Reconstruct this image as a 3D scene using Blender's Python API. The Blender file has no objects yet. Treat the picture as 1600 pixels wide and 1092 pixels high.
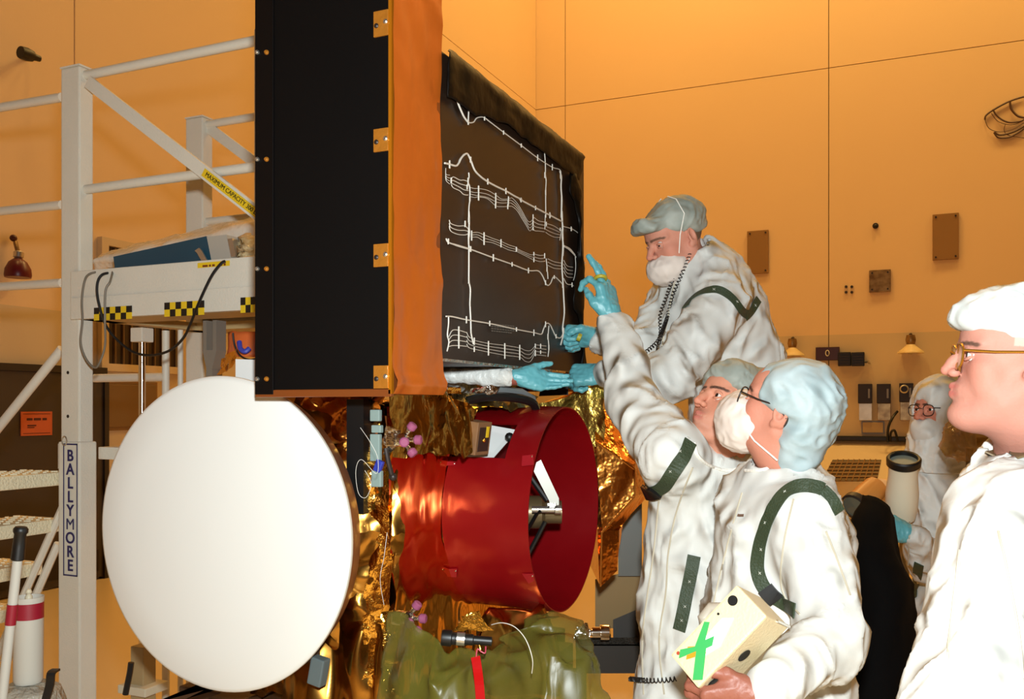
import bpy, bmesh, math, random
import numpy as np
from mathutils import Vector, Matrix, Euler
random.seed(7)
rng = np.random.default_rng(7)
SC = bpy.context.scene
COL = SC.collection

# ---------------------------------------------------------------- camera
# world grid: +Y runs along the spacecraft's long side, +X across it, Z up (metres)
CS, CC = 0.4, 0.9165          # sine / cosine of the camera's yaw against the grid
FPX, HOR, CAMZ = 1400.0, 635.0, 1.6
cam_d = bpy.data.cameras.new('camera')
cam = bpy.data.objects.new('camera', cam_d); COL.objects.link(cam)
cam.location = (0, 0, CAMZ)
cam.rotation_euler = (math.pi/2, 0, math.asin(CS))
cam_d.sensor_width = 36.0
cam_d.lens = 36.0*FPX/1600.0
cam_d.shift_y = (HOR-546.0)/1600.0
cam_d.clip_start = 0.05
SC.camera = cam

# ---------------------------------------------------------------- world, lamps, exposure
wd = bpy.data.worlds.new('hall_air'); SC.world = wd; wd.use_nodes = True
wd.node_tree.nodes['Background'].inputs[0].default_value = (1.0, 0.62, 0.28, 1)
wd.node_tree.nodes['Background'].inputs[1].default_value = 0.02
SC.view_settings.view_transform = 'Standard'
SC.view_settings.look = 'None'
SC.view_settings.exposure = 0.0
SC.view_settings.gamma = 1.0
SC.view_settings.use_curve_mapping = False

def area(name, loc, size, energy, color, rot=(0, 0, 0), size_y=None):
    d = bpy.data.lights.new(name, 'AREA'); d.energy = energy; d.color = color
    d.shape = 'RECTANGLE'; d.size = size; d.size_y = size_y or size
    o = bpy.data.objects.new(name, d); COL.objects.link(o)
    o.location = loc; o.rotation_euler = rot
    return o
SODIUM = (1.0, 0.60, 0.185)
for lx, ly, en in ((-4.6, 3.5, 185), (-4.6, 8.5, 190), (-4.0, 13.6, 430), (1.0, 14.4, 430), (6.0, 14.4, 300), (11.0, 14.4, 220), (7.0, 8.0, 90)):
    area('high_bay_lamp', (lx, ly, 14.6), 1.4, en*1.15, SODIUM)     # high-bay lamps under the roof
# the photographer's flash, on a bracket just above the lens
fd = bpy.data.lights.new('camera_flash', 'POINT'); fd.energy = 330; fd.color = (0.90, 0.985, 1.0)
fd.shadow_soft_size = 0.04
fl = bpy.data.objects.new('camera_flash', fd); COL.objects.link(fl)
fl.location = (0.03, 0.02, CAMZ+0.20)

# ---------------------------------------------------------------- picture-to-place helpers
def W(px, py, Z):
    xc = (px-800.0)/FPX*Z
    return Vector((CC*xc-CS*Z, CS*xc+CC*Z, CAMZ+(HOR-py)/FPX*Z))
def WY(px, py, Y):
    return W(px, py, Y/(CS*(px-800.0)/FPX+CC))
def WX(px, py, X):
    return W(px, py, X/(CC*(px-800.0)/FPX-CS))
def WZ(px, py, z):
    return W(px, py, (z-CAMZ)*FPX/(HOR-py))
RIGHT, FWD, UP = Vector((CC, CS, 0)), Vector((-CS, CC, 0)), Vector((0, 0, 1))
CAMROT = Matrix((RIGHT, FWD, UP)).transposed()      # columns: right, forward, up

# ---------------------------------------------------------------- materials
def lin(h):
    h = h.lstrip('#')
    v = [int(h[i:i+2], 16)/255.0 for i in (0, 2, 4)]
    return tuple(x/12.92 if x <= 0.04045 else ((x+0.055)/1.055)**2.4 for x in v)
MATS = {}
def mat(name, color, rough=0.5, metal=0.0, bump=None, vary=None, alpha=None, spec=0.5, emit=None, attr=None, coat=0.0, trans=0.0, stretch=(1, 1, 1), sss=0.0, ridge=False):
    """bump=(scale, strength, detail), vary=(scale, amount, colour2)"""
    if name in MATS: return MATS[name]
    m = bpy.data.materials.new(name); m.use_nodes = True
    nt = m.node_tree; b = nt.nodes['Principled BSDF']
    col = lin(color) if isinstance(color, str) else color
    b.inputs['Base Color'].default_value = (*col, 1)
    b.inputs['Roughness'].default_value = rough
    b.inputs['Metallic'].default_value = metal
    b.inputs['Specular IOR Level'].default_value = spec
    b.inputs['Coat Weight'].default_value = coat
    b.inputs['Coat Roughness'].default_value = 0.1
    if sss:
        b.inputs['Subsurface Weight'].default_value = sss
        b.inputs['Subsurface Radius'].default_value = (0.012, 0.005, 0.003)
        b.inputs['Subsurface Scale'].default_value = 0.4
    m.diffuse_color = (*col, 1)
    tc = None
    def coords():
        nonlocal tc
        if tc is None:
            t = nt.nodes.new('ShaderNodeTexCoord'); mp = nt.nodes.new('ShaderNodeMapping')
            mp.inputs['Scale'].default_value = stretch
            nt.links.new(t.outputs['Object'], mp.inputs[0]); tc = mp
        return tc.outputs[0]
    csock = None
    if attr:
        a = nt.nodes.new('ShaderNodeVertexColor'); a.layer_name = attr; csock = a.outputs[0]
        nt.links.new(csock, b.inputs['Base Color'])
    if vary:
        n = nt.nodes.new('ShaderNodeTexNoise'); n.inputs['Scale'].default_value = vary[0]; n.inputs['Detail'].default_value = 4
        nt.links.new(coords(), n.inputs['Vector'])
        r = nt.nodes.new('ShaderNodeMapRange'); r.inputs[1].default_value = 0.35; r.inputs[2].default_value = 0.65
        r.inputs[4].default_value = vary[1]
        nt.links.new(n.outputs['Fac'], r.inputs[0])
        mx = nt.nodes.new('ShaderNodeMix'); mx.data_type = 'RGBA'
        nt.links.new(r.outputs[0], mx.inputs[0])
        if csock: nt.links.new(csock, mx.inputs[6])
        else: mx.inputs[6].default_value = (*col, 1)
        mx.inputs[7].default_value = (*lin(vary[2]), 1)
        nt.links.new(mx.outputs[2], b.inputs['Base Color'])
    if bump:
        n = nt.nodes.new('ShaderNodeTexNoise'); n.inputs['Scale'].default_value = bump[0]
        if ridge: n.noise_type = 'RIDGED_MULTIFRACTAL'; n.normalize = True
        n.inputs['Detail'].default_value = bump[2] if len(bump) > 2 else 3
        nt.links.new(coords(), n.inputs['Vector'])
        bp = nt.nodes.new('ShaderNodeBump'); bp.inputs['Strength'].default_value = bump[1]
        bp.inputs['Distance'].default_value = bump[3] if len(bump) > 3 else 0.01
        nt.links.new(n.outputs['Fac'], bp.inputs['Height'])
        nt.links.new(bp.outputs[0], b.inputs['Normal'])
    if alpha is not None: b.inputs['Alpha'].default_value = alpha
    if trans: b.inputs['Transmission Weight'].default_value = trans
    if emit: b.inputs['Emission Color'].default_value = (*lin(emit[0]), 1); b.inputs['Emission Strength'].default_value = emit[1]
    MATS[name] = m
    return m

# ---------------------------------------------------------------- mesh building
class MB:
    def __init__(s): s.v = []; s.f = []; s.m = []
    def add(s, vs, fs, mi=0):
        n = len(s.v); s.v += [tuple(p) for p in vs]
        for f in fs: s.f.append(tuple(i+n for i in f)); s.m.append(mi)
        return s
    def box(s, c, size, rot=None, mi=0, bev=0.0):
        c = Vector(c); h = Vector(size)/2
        R = rot if rot is not None else Matrix.Identity(3)
        if bev <= 0:
            vs = [c+R@Vector((x*h.x, y*h.y, z*h.z)) for x in (-1, 1) for y in (-1, 1) for z in (-1, 1)]
            return s.add(vs, [(0, 1, 3, 2), (4, 6, 7, 5), (0, 4, 5, 1), (2, 3, 7, 6), (0, 2, 6, 4), (1, 5, 7, 3)], mi)
        bm = bmesh.new(); bmesh.ops.create_cube(bm, size=1.0)
        for v in bm.verts: v.co = Vector((v.co.x*size[0], v.co.y*size[1], v.co.z*size[2]))
        bmesh.ops.bevel(bm, geom=bm.edges[:], offset=bev, segments=2, affect='EDGES', profile=0.6)
        bm.verts.ensure_lookup_table()
        for i, v in enumerate(bm.verts): v.index = i
        s.add([c+R@v.co for v in bm.verts], [[v.index for v in f.verts] for f in bm.faces], mi); bm.free()
        return s
    def aabb(s, lo, hi, mi=0, bev=0.0):
        lo, hi = Vector(lo), Vector(hi)
        return s.box((lo+hi)/2, hi-lo, None, mi, bev)
    def hexa(s, eight, mi=0):
        """bottom 4 (ccw from above) then top 4"""
        return s.add(eight, [(3, 2, 1, 0), (4, 5, 6, 7), (0, 1, 5, 4), (1, 2, 6, 5), (2, 3, 7, 6), (3, 0, 4, 7)], mi)
    def slab(s, quad, t, mi=0):
        """polygon given thickness t against its normal"""
        q = [Vector(p) for p in quad]; n = Vector((0, 0, 0)); k = len(q)
        for i in range(k): n += (q[i]-q[0]).cross(q[(i+1) % k]-q[0])
        n = n.normalized()*t
        vs = q+[p-n for p in q]
        fs = [tuple(range(k)), tuple(range(2*k-1, k-1, -1))]+[(i, i+k, (i+1) % k+k, (i+1) % k) for i in range(k)]
        return s.add(vs, fs, mi)
    def tube(s, pts, r, seg=8, mi=0, cap=True, flat=None):
        pts = [Vector(p) for p in pts]; n = len(pts); vs = []; up = None
        for i, p in enumerate(pts):
            t = (pts[min(i+1, n-1)]-pts[max(i-1, 0)])
            if t.length < 1e-9: t = Vector((0, 0, 1))
            t.normalize()
            if up is None:
                up = Vector((0, 0, 1)) if abs(t.z) < 0.9 else Vector((1, 0, 0))
            a = t.cross(up); a.normalize(); b = a.cross(t); up = b
            rr = r[i] if isinstance(r, (list, tuple)) else r
            for k in range(seg):
                g = 2*math.pi*k/seg
                vs.append(p+a*math.cos(g)*rr+b*math.sin(g)*rr*(flat or 1))
        fs = [(i*seg+k, i*seg+(k+1) % seg, (i+1)*seg+(k+1) % seg, (i+1)*seg+k) for i in range(n-1) for k in range(seg)]
        if cap: fs += [tuple(range(seg-1, -1, -1)), tuple((n-1)*seg+k for k in range(seg))]
        return s.add(vs, fs, mi)
    def lathe(s, prof, o, axis, seg=32, mi=0, close=False):
        """prof: list of (radius, along)"""
        o = Vector(o); ax = Vector(axis).normalized()
        u = ax.orthogonal().normalized(); w = ax.cross(u); n = len(prof)
        vs = [o+ax*h+(u*math.cos(2*math.pi*k/seg)+w*math.sin(2*math.pi*k/seg))*r for r, h in prof for k in range(seg)]
        fs = [(i*seg+k, i*seg+(k+1) % seg, (i+1)*seg+(k+1) % seg, (i+1)*seg+k) for i in range(n-1) for k in range(seg)]
        if close: fs += [tuple(range(seg-1, -1, -1)), tuple((n-1)*seg+k for k in range(seg))]
        return s.add(vs, fs, mi)
    def ball(s, c, r, mi=0, seg=12, rot=None, scale=(1, 1, 1)):
        c = Vector(c); vs = []; rings = seg//2
        R = rot if rot is not None else Matrix.Identity(3)
        for i in range(rings+1):
            a = math.pi*i/rings
            for k in range(seg):
                g = 2*math.pi*k/seg
                vs.append(c+R@Vector((r*scale[0]*math.sin(a)*math.cos(g), r*scale[1]*math.sin(a)*math.sin(g), r*scale[2]*math.cos(a))))
        fs = [(i*seg+k, (i+1)*seg+k, (i+1)*seg+(k+1) % seg, i*seg+(k+1) % seg) for i in range(rings) for k in range(seg)]
        return s.add(vs, fs, mi)
    def ribbon(s, pts, wdirs, width, t=0.004, mi=0):
        """strap: pts with a width direction each"""
        pts = [Vector(p) for p in pts]; n = len(pts); vs = []
        for i, p in enumerate(pts):
            w = Vector(wdirs[i] if isinstance(wdirs, list) else wdirs).normalized()
            tan = (pts[min(i+1, n-1)]-pts[max(i-1, 0)]).normalized()
            nn = tan.cross(w).normalized()*t/2
            w = w*width/2
            vs += [p-w-nn, p+w-nn, p+w+nn, p-w+nn]
        fs = [(i*4+k, i*4+(k+1) % 4, (i+1)*4+(k+1) % 4, (i+1)*4+k) for i in range(n-1) for k in range(4)]
        fs += [(3, 2, 1, 0), tuple((n-1)*4+k for k in range(4))]
        return s.add(vs, fs, mi)

def smooth_path(pts, n=8):
    """Catmull-Rom through points"""
    P = [Vector(p) for p in pts]; out = []
    for i in range(len(P)-1):
        p0, p1, p2, p3 = P[max(i-1, 0)], P[i], P[i+1], P[min(i+2, len(P)-1)]
        for k in range(n):
            t = k/n
            out.append(0.5*((2*p1)+(p2-p0)*t+(2*p0-5*p1+4*p2-p3)*t*t+(3*p1-p0-3*p2+p3)*t**3))
    out.append(P[-1])
    return out

def meshobj(name, verts, faces, mats, parent=None, smooth=False, mi=None, fix=True):
    me = bpy.data.meshes.new(name)
    if isinstance(verts, np.ndarray):
        nv, nf, fl = len(verts), len(faces), faces.shape[1]
        me.vertices.add(nv); me.vertices.foreach_set('co', verts.astype(np.float32).ravel())
        me.loops.add(nf*fl); me.loops.foreach_set('vertex_index', faces.astype(np.int32).ravel())
        me.polygons.add(nf); me.polygons.foreach_set('loop_start', np.arange(0, nf*fl, fl, dtype=np.int32))
        me.update(calc_edges=True)
    else:
        me.from_pydata([tuple(v) for v in verts], [], faces)
    if not isinstance(mats, (list, tuple)): mats = [mats]
    for m in mats: me.materials.append(m)
    if mi is not None: me.polygons.foreach_set('material_index', mi)
    if fix and not isinstance(verts, np.ndarray):
        bm = bmesh.new(); bm.from_mesh(me); bmesh.ops.recalc_face_normals(bm, faces=bm.faces); bm.to_mesh(me); bm.free()
    if smooth:
        me.polygons.foreach_set('use_smooth', [True]*len(me.polygons))
    me.update()
    o = bpy.data.objects.new(name, me); COL.objects.link(o)
    if parent is not None: setpar(o, parent)
    return o
def setpar(o, p):
    o.parent = p
    if p.type == 'EMPTY' and p.parent is None:
        o.matrix_parent_inverse = Matrix.Translation(p.location).inverted()
def obj(name, mb, mats, parent=None, smooth=False):
    o = meshobj(name, mb.v, mb.f, mats, parent, False, mb.m)
    if smooth:
        me = o.data
        me.polygons.foreach_set('use_smooth', [True]*len(me.polygons))
        try: me.set_sharp_from_angle(angle=math.radians(40))
        except Exception: pass
    return o
def tag(o, label=None, cat=None, group=None, kind=None):
    if label: o['label'] = label
    if cat: o['category'] = cat
    if group: o['group'] = group
    if kind: o['kind'] = kind
    return o
def thing(name, label, cat, loc=(0, 0, 0), group=None):
    o = bpy.data.objects.new(name, None); COL.objects.link(o); o.location = loc
    o.empty_display_size = 0.1
    return tag(o, label, cat, group)
def struct(name, mb, mats, smooth=False):
    return tag(obj(name, mb, mats, None, smooth), kind='structure')
def text(name, body, size, origin, xdir, ydir, m, parent, extrude=0.0006, align='CENTER', bold=0.0):
    cu = bpy.data.curves.new(name, 'FONT'); cu.body = body; cu.size = size; cu.extrude = extrude; cu.align_x = align; cu.align_y = 'CENTER'
    cu.offset = bold; cu.resolution_u = 4
    to = bpy.data.objects.new(name, cu); COL.objects.link(to)
    dg = bpy.context.evaluated_depsgraph_get()
    me = bpy.data.meshes.new_from_object(to.evaluated_get(dg)); bpy.data.objects.remove(to)
    x, y = Vector(xdir).normalized(), Vector(ydir).normalized(); z = x.cross(y)
    M = Matrix((x, y, z)).transposed().to_4x4(); M.translation = Vector(origin)
    me.transform(M)
    me.materials.clear(); me.materials.append(m)
    o = bpy.data.objects.new(name, me); COL.objects.link(o)
    if parent is not None: setpar(o, parent)
    return o

# ---------------------------------------------------------------- noise (numpy)
def _hash(ix, iy, iz, seed):
    h = (ix*374761393+iy*668265263+iz*2147483647+seed*1274126177) & 0xFFFFFFFF
    h = ((h ^ (h >> 13))*1274126177) & 0xFFFFFFFF
    h = h ^ (h >> 16)
    return (h & 0xFFFF)/65535.0
def vnoise(p, seed=0):
    p = np.asarray(p, float); i = np.floor(p).astype(np.int64); f = p-i; f = f*f*(3-2*f)
    out = 0
    for dx in (0, 1):
        wx = f[:, 0] if dx else 1-f[:, 0]
        for dy in (0, 1):
            wy = f[:, 1] if dy else 1-f[:, 1]
            for dz in (0, 1):
                wz = f[:, 2] if dz else 1-f[:, 2]
                out = out+wx*wy*wz*_hash(i[:, 0]+dx, i[:, 1]+dy, i[:, 2]+dz, seed)
    return out*2-1
def ridged(p, seed=0):
    return 1-2*np.abs(vnoise(p, seed))
def fbm(p, seed=0, oct=3):
    a = 1.0; s = 0
    for k in range(oct):
        s = s+a*vnoise(np.asarray(p)*2**k, seed+k); a *= 0.5
    return s
# ---------------------------------------------------------------- signed-distance modelling
class Sdf:
    def __init__(s, lo, hi, h):
        s.lo = np.array(lo, float); s.h = h
        s.n = np.ceil((np.array(hi, float)-s.lo)/h).astype(int)+1
        s.F = np.full(tuple(s.n), 1.0, np.float32)
    def _sub(s, lo, hi, pad):
        a = np.clip(np.floor((np.array(lo)-pad-s.lo)/s.h).astype(int), 0, s.n-1)
        b = np.clip(np.ceil((np.array(hi)+pad-s.lo)/s.h).astype(int)+1, 1, s.n)
        if np.any(b <= a): return None, None
        sl = tuple(slice(a[i], b[i]) for i in range(3))
        g = np.meshgrid(*[s.lo[i]+s.h*np.arange(a[i], b[i]) for i in range(3)], indexing='ij')
        return sl, np.stack(g, -1)
    def _mix(s, sl, d, k, op):
        F = s.F[sl]
        if op == '+':
            if k > 0:
                hh = np.clip(0.5+0.5*(F-d)/k, 0, 1); s.F[sl] = F*(1-hh)+d*hh-k*hh*(1-hh)
            else: s.F[sl] = np.minimum(F, d)
        else:
            d = -d
            if k > 0:
                hh = np.clip(0.5-0.5*(F-d)/k, 0, 1); s.F[sl] = F*(1-hh)+d*hh+k*hh*(1-hh)
            else: s.F[sl] = np.maximum(F, d)
    def cap(s, a, b, ra, rb=None, k=0.02, op='+'):
        rb = ra if rb is None else rb
        a, b = np.array(a, float), np.array(b, float); R = max(ra, rb)
        sl, P = s._sub(np.minimum(a, b)-R, np.maximum(a, b)+R, k+3*s.h)
        if sl is None: return s
        ab = b-a; t = np.clip(((P-a)@ab)/max(ab@ab, 1e-12), 0, 1)
        d = np.linalg.norm(P-a-t[..., None]*ab, axis=-1)-(ra+(rb-ra)*t)
        s._mix(sl, d, k, op); return s
    def chain(s, pts, rs, k=0.02, op='+'):
        for i in range(len(pts)-1): s.cap(pts[i], pts[i+1], rs[i], rs[i+1], k, op)
        return s
    def ell(s, c, r, R=None, k=0.02, op='+'):
        c = np.array(c, float); r = np.array(r, float); m = r.max()
        sl, P = s._sub(c-m, c+m, k+3*s.h)
        if sl is None: return s
        q = P-c
        if R is not None: q = q@np.array(R)          # columns of R are the axes
        k0 = np.linalg.norm(q/r, axis=-1); k1 = np.linalg.norm(q/(r*r), axis=-1)
        d = k0*(k0-1)/np.maximum(k1, 1e-9)
        s._mix(sl, d, k, op); return s
    def half(s, c, n, k=0.0):
        """cut away everything on the +n side"""
        n = np.array(n, float); n = n/np.linalg.norm(n)
        sl, P = s._sub(s.lo, s.lo+s.h*s.n, 0)
        s._mix(sl, -((P-np.array(c))@n), k, '-'); return s
    def mesh(s, relax=1):
        F = s.F; S = F < 0
        nx, ny, nz = F.shape
        cnt = np.zeros((nx-1, ny-1, nz-1), np.int8)
        for dx in (0, 1):
            for dy in (0, 1):
                for dz in (0, 1): cnt += S[dx:nx-1+dx, dy:ny-1+dy, dz:nz-1+dz]
        cells = np.argwhere((cnt > 0) & (cnt < 8))
        idx = -np.ones(cnt.shape, np.int64); idx[tuple(cells.T)] = np.arange(len(cells))
        acc = np.zeros((len(cells), 3)); num = np.zeros(len(cells))
        cor = [(0, 0, 0), (1, 0, 0), (0, 1, 0), (1, 1, 0), (0, 0, 1), (1, 0, 1), (0, 1, 1), (1, 1, 1)]
        for i in range(8):
            for ax in range(3):
                if cor[i][ax]: continue
                a = np.array(cor[i]); b = a.copy(); b[ax] = 1
                fa = F[tuple((cells+a).T)]; fb = F[tuple((cells+b).T)]
                m = (fa < 0) != (fb < 0)
                t = fa[m]/(fa[m]-fb[m])
                acc[m] += a+(b-a)*t[:, None]; num[m] += 1
        V = s.lo+s.h*(cells+acc/num[:, None])
        faces = []
        for ax in range(3):
            u, w = (ax+1) % 3, (ax+2) % 3
            A = [slice(None)]*3; B = [slice(None)]*3
            A[ax] = slice(0, -1); B[ax] = slice(1, None)
            sa, sb = S[tuple(A)], S[tuple(B)]
            e = np.argwhere(sa != sb)
            ok = (e[:, u] > 0) & (e[:, w] > 0) & (e[:, u] < F.shape[u]-1) & (e[:, w] < F.shape[w]-1)
            e = e[ok]; flip = ~sa[tuple(e.T)]
            q = []
            for du, dw in ((0, 0), (-1, 0), (-1, -1), (0, -1)):
                c = e.copy(); c[:, u] += du; c[:, w] += dw
                q.append(idx[tuple(c.T)])
            q = np.stack(q, 1); q[flip] = q[flip][:, ::-1]
            faces.append(q)
        Fc = np.concatenate(faces); Fc = Fc[(Fc >= 0).all(1)]
        for _ in range(relax): V = laplace(V, Fc, 0.5)
        return V, Fc
def laplace(V, F, w):
    acc = np.zeros_like(V); n = np.zeros(len(V))
    for i in range(4):
        for j in ((i+1) % 4, (i+3) % 4):
            for c in range(3): acc[:, c] += np.bincount(F[:, i], V[F[:, j], c], len(V))
            n += np.bincount(F[:, i], minlength=len(V))
    return V+(acc/np.maximum(n, 1)[:, None]-V)*w
def vnormals(V, F):
    n = np.cross(V[F[:, 2]]-V[F[:, 0]], V[F[:, 3]]-V[F[:, 1]]); N = np.zeros_like(V)
    for i in range(4):
        for c in range(3): N[:, c] += np.bincount(F[:, i], n[:, c], len(V))
    return N/np.maximum(np.linalg.norm(N, axis=1), 1e-12)[:, None]
def setcol(o, name, rgb):
    a = o.data.color_attributes.new(name, 'FLOAT_COLOR', 'POINT')
    a.data.foreach_set('color', np.concatenate([rgb, np.ones((len(rgb), 1))], 1).astype(np.float32).ravel())
# ================================================================ the hall
M_wall = mat('wall_paint', '#e6c79a', 0.55, vary=(0.35, 0.25, '#dcbb8c'), bump=(60, 0.05))
M_band = mat('wall_band_paint', '#d2bd98', 0.55, vary=(0.5, 0.25, '#c8b088'), bump=(60, 0.05))
M_floor = mat('floor_epoxy', '#d9bd92', 0.28, vary=(0.6, 0.3, '#cdb085'))
M_gap = mat('seam_dark', '#5a4024', 0.8)
M_ceil = mat('ceiling_paint', '#4a3c2c', 0.8)
XL, XR, YB, YR, ZT = -6.9, 13.0, 17.0, -8.0, 15.0

struct('floor', MB().aabb((XL-.3, YR-.3, -0.2), (XR+.3, YB+.3, 0.0)), M_floor)
struct('ceiling', MB().aabb((XL-.3, YR-.3, ZT), (XR+.3, YB+.3, ZT+.2)), M_ceil)
wb = struct('wall_back', MB().aabb((XL-.3, YB, 0), (XR+.3, YB+.3, ZT)), M_gap)
wl = struct('wall_left', MB().aabb((XL-.3, YR, 0), (XL, YB, ZT)), M_gap)
M_far = mat('unlit_wall_paint', '#6e583c', .7)  # darker than the other walls: weaker light there is put into the colour
struct('wall_right', MB().aabb((XR, YR, 0), (XR+.3, YB, ZT)), M_far)
struct('wall_rear', MB().aabb((XL-.3, YR-.3, 0), (XR+.3, YR, ZT)), M_far)
G = 0.007
xs = [XL, -6.24, -1.22, 3.8, 8.8, XR]; zs = [0, 2.88, 7.66, ZT]
for i in range(len(xs)-1):
    for k in range(3):
        g0 = 0 if i == 0 else G
        obj('wall_panel', MB().aabb((xs[i]+g0, YB-.025, zs[k]+(G if k == 2 else 0)), (xs[i+1]-G, YB, zs[k+1]-(G if k == 1 else 0))), M_band if k == 0 else M_wall, wb)
ys = [YR, .85, 5.85, 10.85, YB-.03]; zs = [0, 2.45, 7.66, ZT]
for i in range(len(ys)-1):
    for k in range(3):
        obj('wall_panel', MB().aabb((XL, ys[i]+G, zs[k]+(G if k == 2 else 0)), (XL+.025, ys[i+1]-G, zs[k+1]-(G if k == 1 else 0))), M_band if k == 0 else M_wall, wl)

M_brown = mat('brown_cover', '#8f6b3c', 0.6)
M_dkmetal = mat('dark_metal', '#2c2320', 0.45, 0.3)
M_black = mat('black_plastic', '#0c0b0b', 0.45)
M_steel = mat('brushed_steel', '#c8c4bc', 0.3, 0.9, bump=(90, .1))
M_bronze = mat('bronze_plate', '#a5875a', 0.3, 0.6, vary=(9, .8, '#6a4a2a'))
YW = YB-.03
def wbox(px0, px1, py0, py1, d=0.05, y0=None):
    a = WY(px0, py0, YW); b = WY(px1, py1, YW); zc = sorted((a.z, b.z))
    return (a.x, YW-d, zc[0]), (b.x, YW, zc[1])
def plate(name, px0, px1, py0, py1, m, label, cat, d=0.05, group=None):
    lo, hi = wbox(px0, px1, py0, py1, d)
    t = thing(name, label, cat, (lo[0], YW, lo[2]), group)
    obj('panel', MB().aabb(lo, hi, 0, 0.008), m, t)
    mb = MB()
    for sx in (0, 1):
        for sz in (0, 1):
            c = Vector((lo[0]+.05 if sx == 0 else hi[0]-.05, lo[1], lo[2]+.05 if sz == 0 else hi[2]-.05))
            obj('screw', MB().lathe([(.0, 0), (.016, 0), (.016, .012), (0, .014)], c, (0, -1, 0), 8), M_dkmetal, t)
    return t
plate('wall_cover_panel', 1168, 1201, 362, 427, M_brown, 'tall brown blank cover panel on the wall just right of the bending worker', 'wall panel')
plate('wall_cover_panel', 1457, 1498, 336, 405, M_brown, 'tall brown blank cover panel high on the wall above the hooded worker', 'wall panel')
plate('access_plate', 1358, 1392, 423, 456, M_bronze, 'square shiny bronze access plate between the two brown wall panels', 'wall plate')
plate('wall_cover_panel', 1288, 1306, 630, 665, M_brown, 'small brown cover panel low on the wall beside the puffy blue cap', 'wall panel')
t = thing('bolt_pattern', 'four dark bolt heads in a square beside the bronze plate', 'bolts', WY(1327, 452, YW))
for px in (1322, 1331):
    for py in (448, 456.5):
        obj('bolt', MB().lathe([(0, 0), (.026, 0), (.02, .03), (0, .03)], WY(px, py, YW), (0, -1, 0), 10), M_dkmetal, t)
t = thing('wall_sensor', 'small round black sensor on the wall above the bronze plate', 'sensor', WY(1368, 353, YW))
obj('flange', MB().lathe([(0, 0), (.05, 0), (.05, .02), (0, .02)], WY(1368, 353, YW), (0, -1, 0), 16), M_dkmetal, t, True)
obj('dome', MB().ball(WY(1368, 353, YW-.03), .035, 0, 14), M_black, t, True)
def bell_lamp(px, py, label):
    c = WY(px, py, YW-.16); s = .0113*1.0
    t = thing('bell_lamp', label, 'wall lamp', WY(px, py, YW), 'bell lamps on the far wall')
    obj('bracket', MB().tube([c+Vector((0, .16, .12)), c+Vector((0, .1, .2)), c+Vector((0, 0, .18)), c+Vector((0, 0, .08))], .03, 8), M_dkmetal, t, True)
    obj('neck', MB().lathe([(0, .19), (.07, .18), (.085, .1), (.07, .03), (.06, 0)], c, (0, 0, 1), 18), M_bronze, t, True)
    obj('shade', MB().lathe([(.06, .03), (.08, 0), (.15, -.06), (.205, -.1), (.215, -.13), (.205, -.13), (.14, -.08), (.05, -.03)], c, (0, 0, 1), 24), mat('lamp_enamel', '#d8c08c', 0.4), t, True)
    obj('bulb', MB().ball(c+Vector((0, 0, -.09)), .06, 0, 12), mat('frosted_glass', '#b8a98a', 0.3), t, True)
bell_lamp(1238, 545, 'bell-shaped wall lamp just right of the bending worker')
bell_lamp(1423, 540, 'bell-shaped wall lamp directly above the hooded worker')
lo, hi = wbox(1275, 1312, 543, 563, .08)
t = thing('sign_box', 'dark reddish brown sign box with a pale mark', 'sign', lo)
obj('housing', MB().aabb(lo, hi, 0, .01), mat('sign_brown', '#3c1a12', .35), t)
c = (Vector(lo)+Vector(hi))/2; c.y = lo[1]-.006
obj('pale_mark', MB().tube([c+Vector((.03*math.cos(a), 0, .05*math.sin(a)+.01)) for a in [i*math.pi/8 for i in range(-3, 17)]], .009, 6), mat('sign_white', '#d8d0c0', .5), t, True)
t = thing('wall_speaker', 'pair of square black louvred boxes beside the reddish sign', 'wall speaker', WY(1330, 561, YW))
for a, b in ((1310, 1330), (1331, 1351)):
    lo, hi = wbox(a, b, 551, 572, .14)
    h = obj('speaker_box', MB().aabb(lo, hi, 0, .01), M_black, t)
    for k in range(5):
        z = lo[2]+(hi[2]-lo[2])*(k+.5)/5
        obj('louvre', MB().aabb((lo[0]+.02, lo[1]-.012, z-.012), (hi[0]-.02, lo[1], z+.012)), M_dkmetal, h)
obj('conduit_clip', MB().tube([WY(1352, 566, YW-.05), WY(1356, 565, YW-.08), WY(1359, 568, YW-.02)], .02, 6), M_steel, t, True)
M_elec = mat('electrical_grey', '#7d7466', .4, .4)
M_elecw = mat('galvanised_pale', '#cfc9ba', .35, .5, vary=(8, .5, '#a8a090'))
elec = [(1341, 1363, 600, 630, 657, M_elecw, 'leftmost electrical disconnect box, dark above and bright galvanised below'),
        (1370, 1392, 600, 630, 657, M_bronze, 'middle electrical disconnect box, dark above and dull grey below'),
        (1405, 1427, 599, 628, 657, M_bronze, 'electrical disconnect box with a round dial, next to the hooded worker')]
for i, (a, b, y0, y1, y2, m2, lab) in enumerate(elec):
    lo, hi = wbox(a, b, y0, y1, .1)
    t = thing('disconnect_box', lab, 'electrical box', lo, 'electrical boxes on the far wall')
    up = obj('upper_door', MB().aabb(lo, hi, 0, .008), M_dkmetal, t)
    obj('switch_lever', MB().box(Vector((hi[0]-.05, lo[1]-.03, (lo[2]+hi[2])/2)), (.03, .06, .16)), M_elec, up)
    if i == 2:
        obj('dial', MB().lathe([(.07, 0), (.075, .02), (.055, .03), (.05, .01)], Vector((lo[0]+.08, lo[1], hi[2]-.1)), (0, -1, 0), 16), M_elecw, up, True)
    lo, hi = wbox(a+1, b, y1, y2, .08)
    obj('lower_cover', MB().aabb(lo, hi, 0, .008), m2, t)
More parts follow.
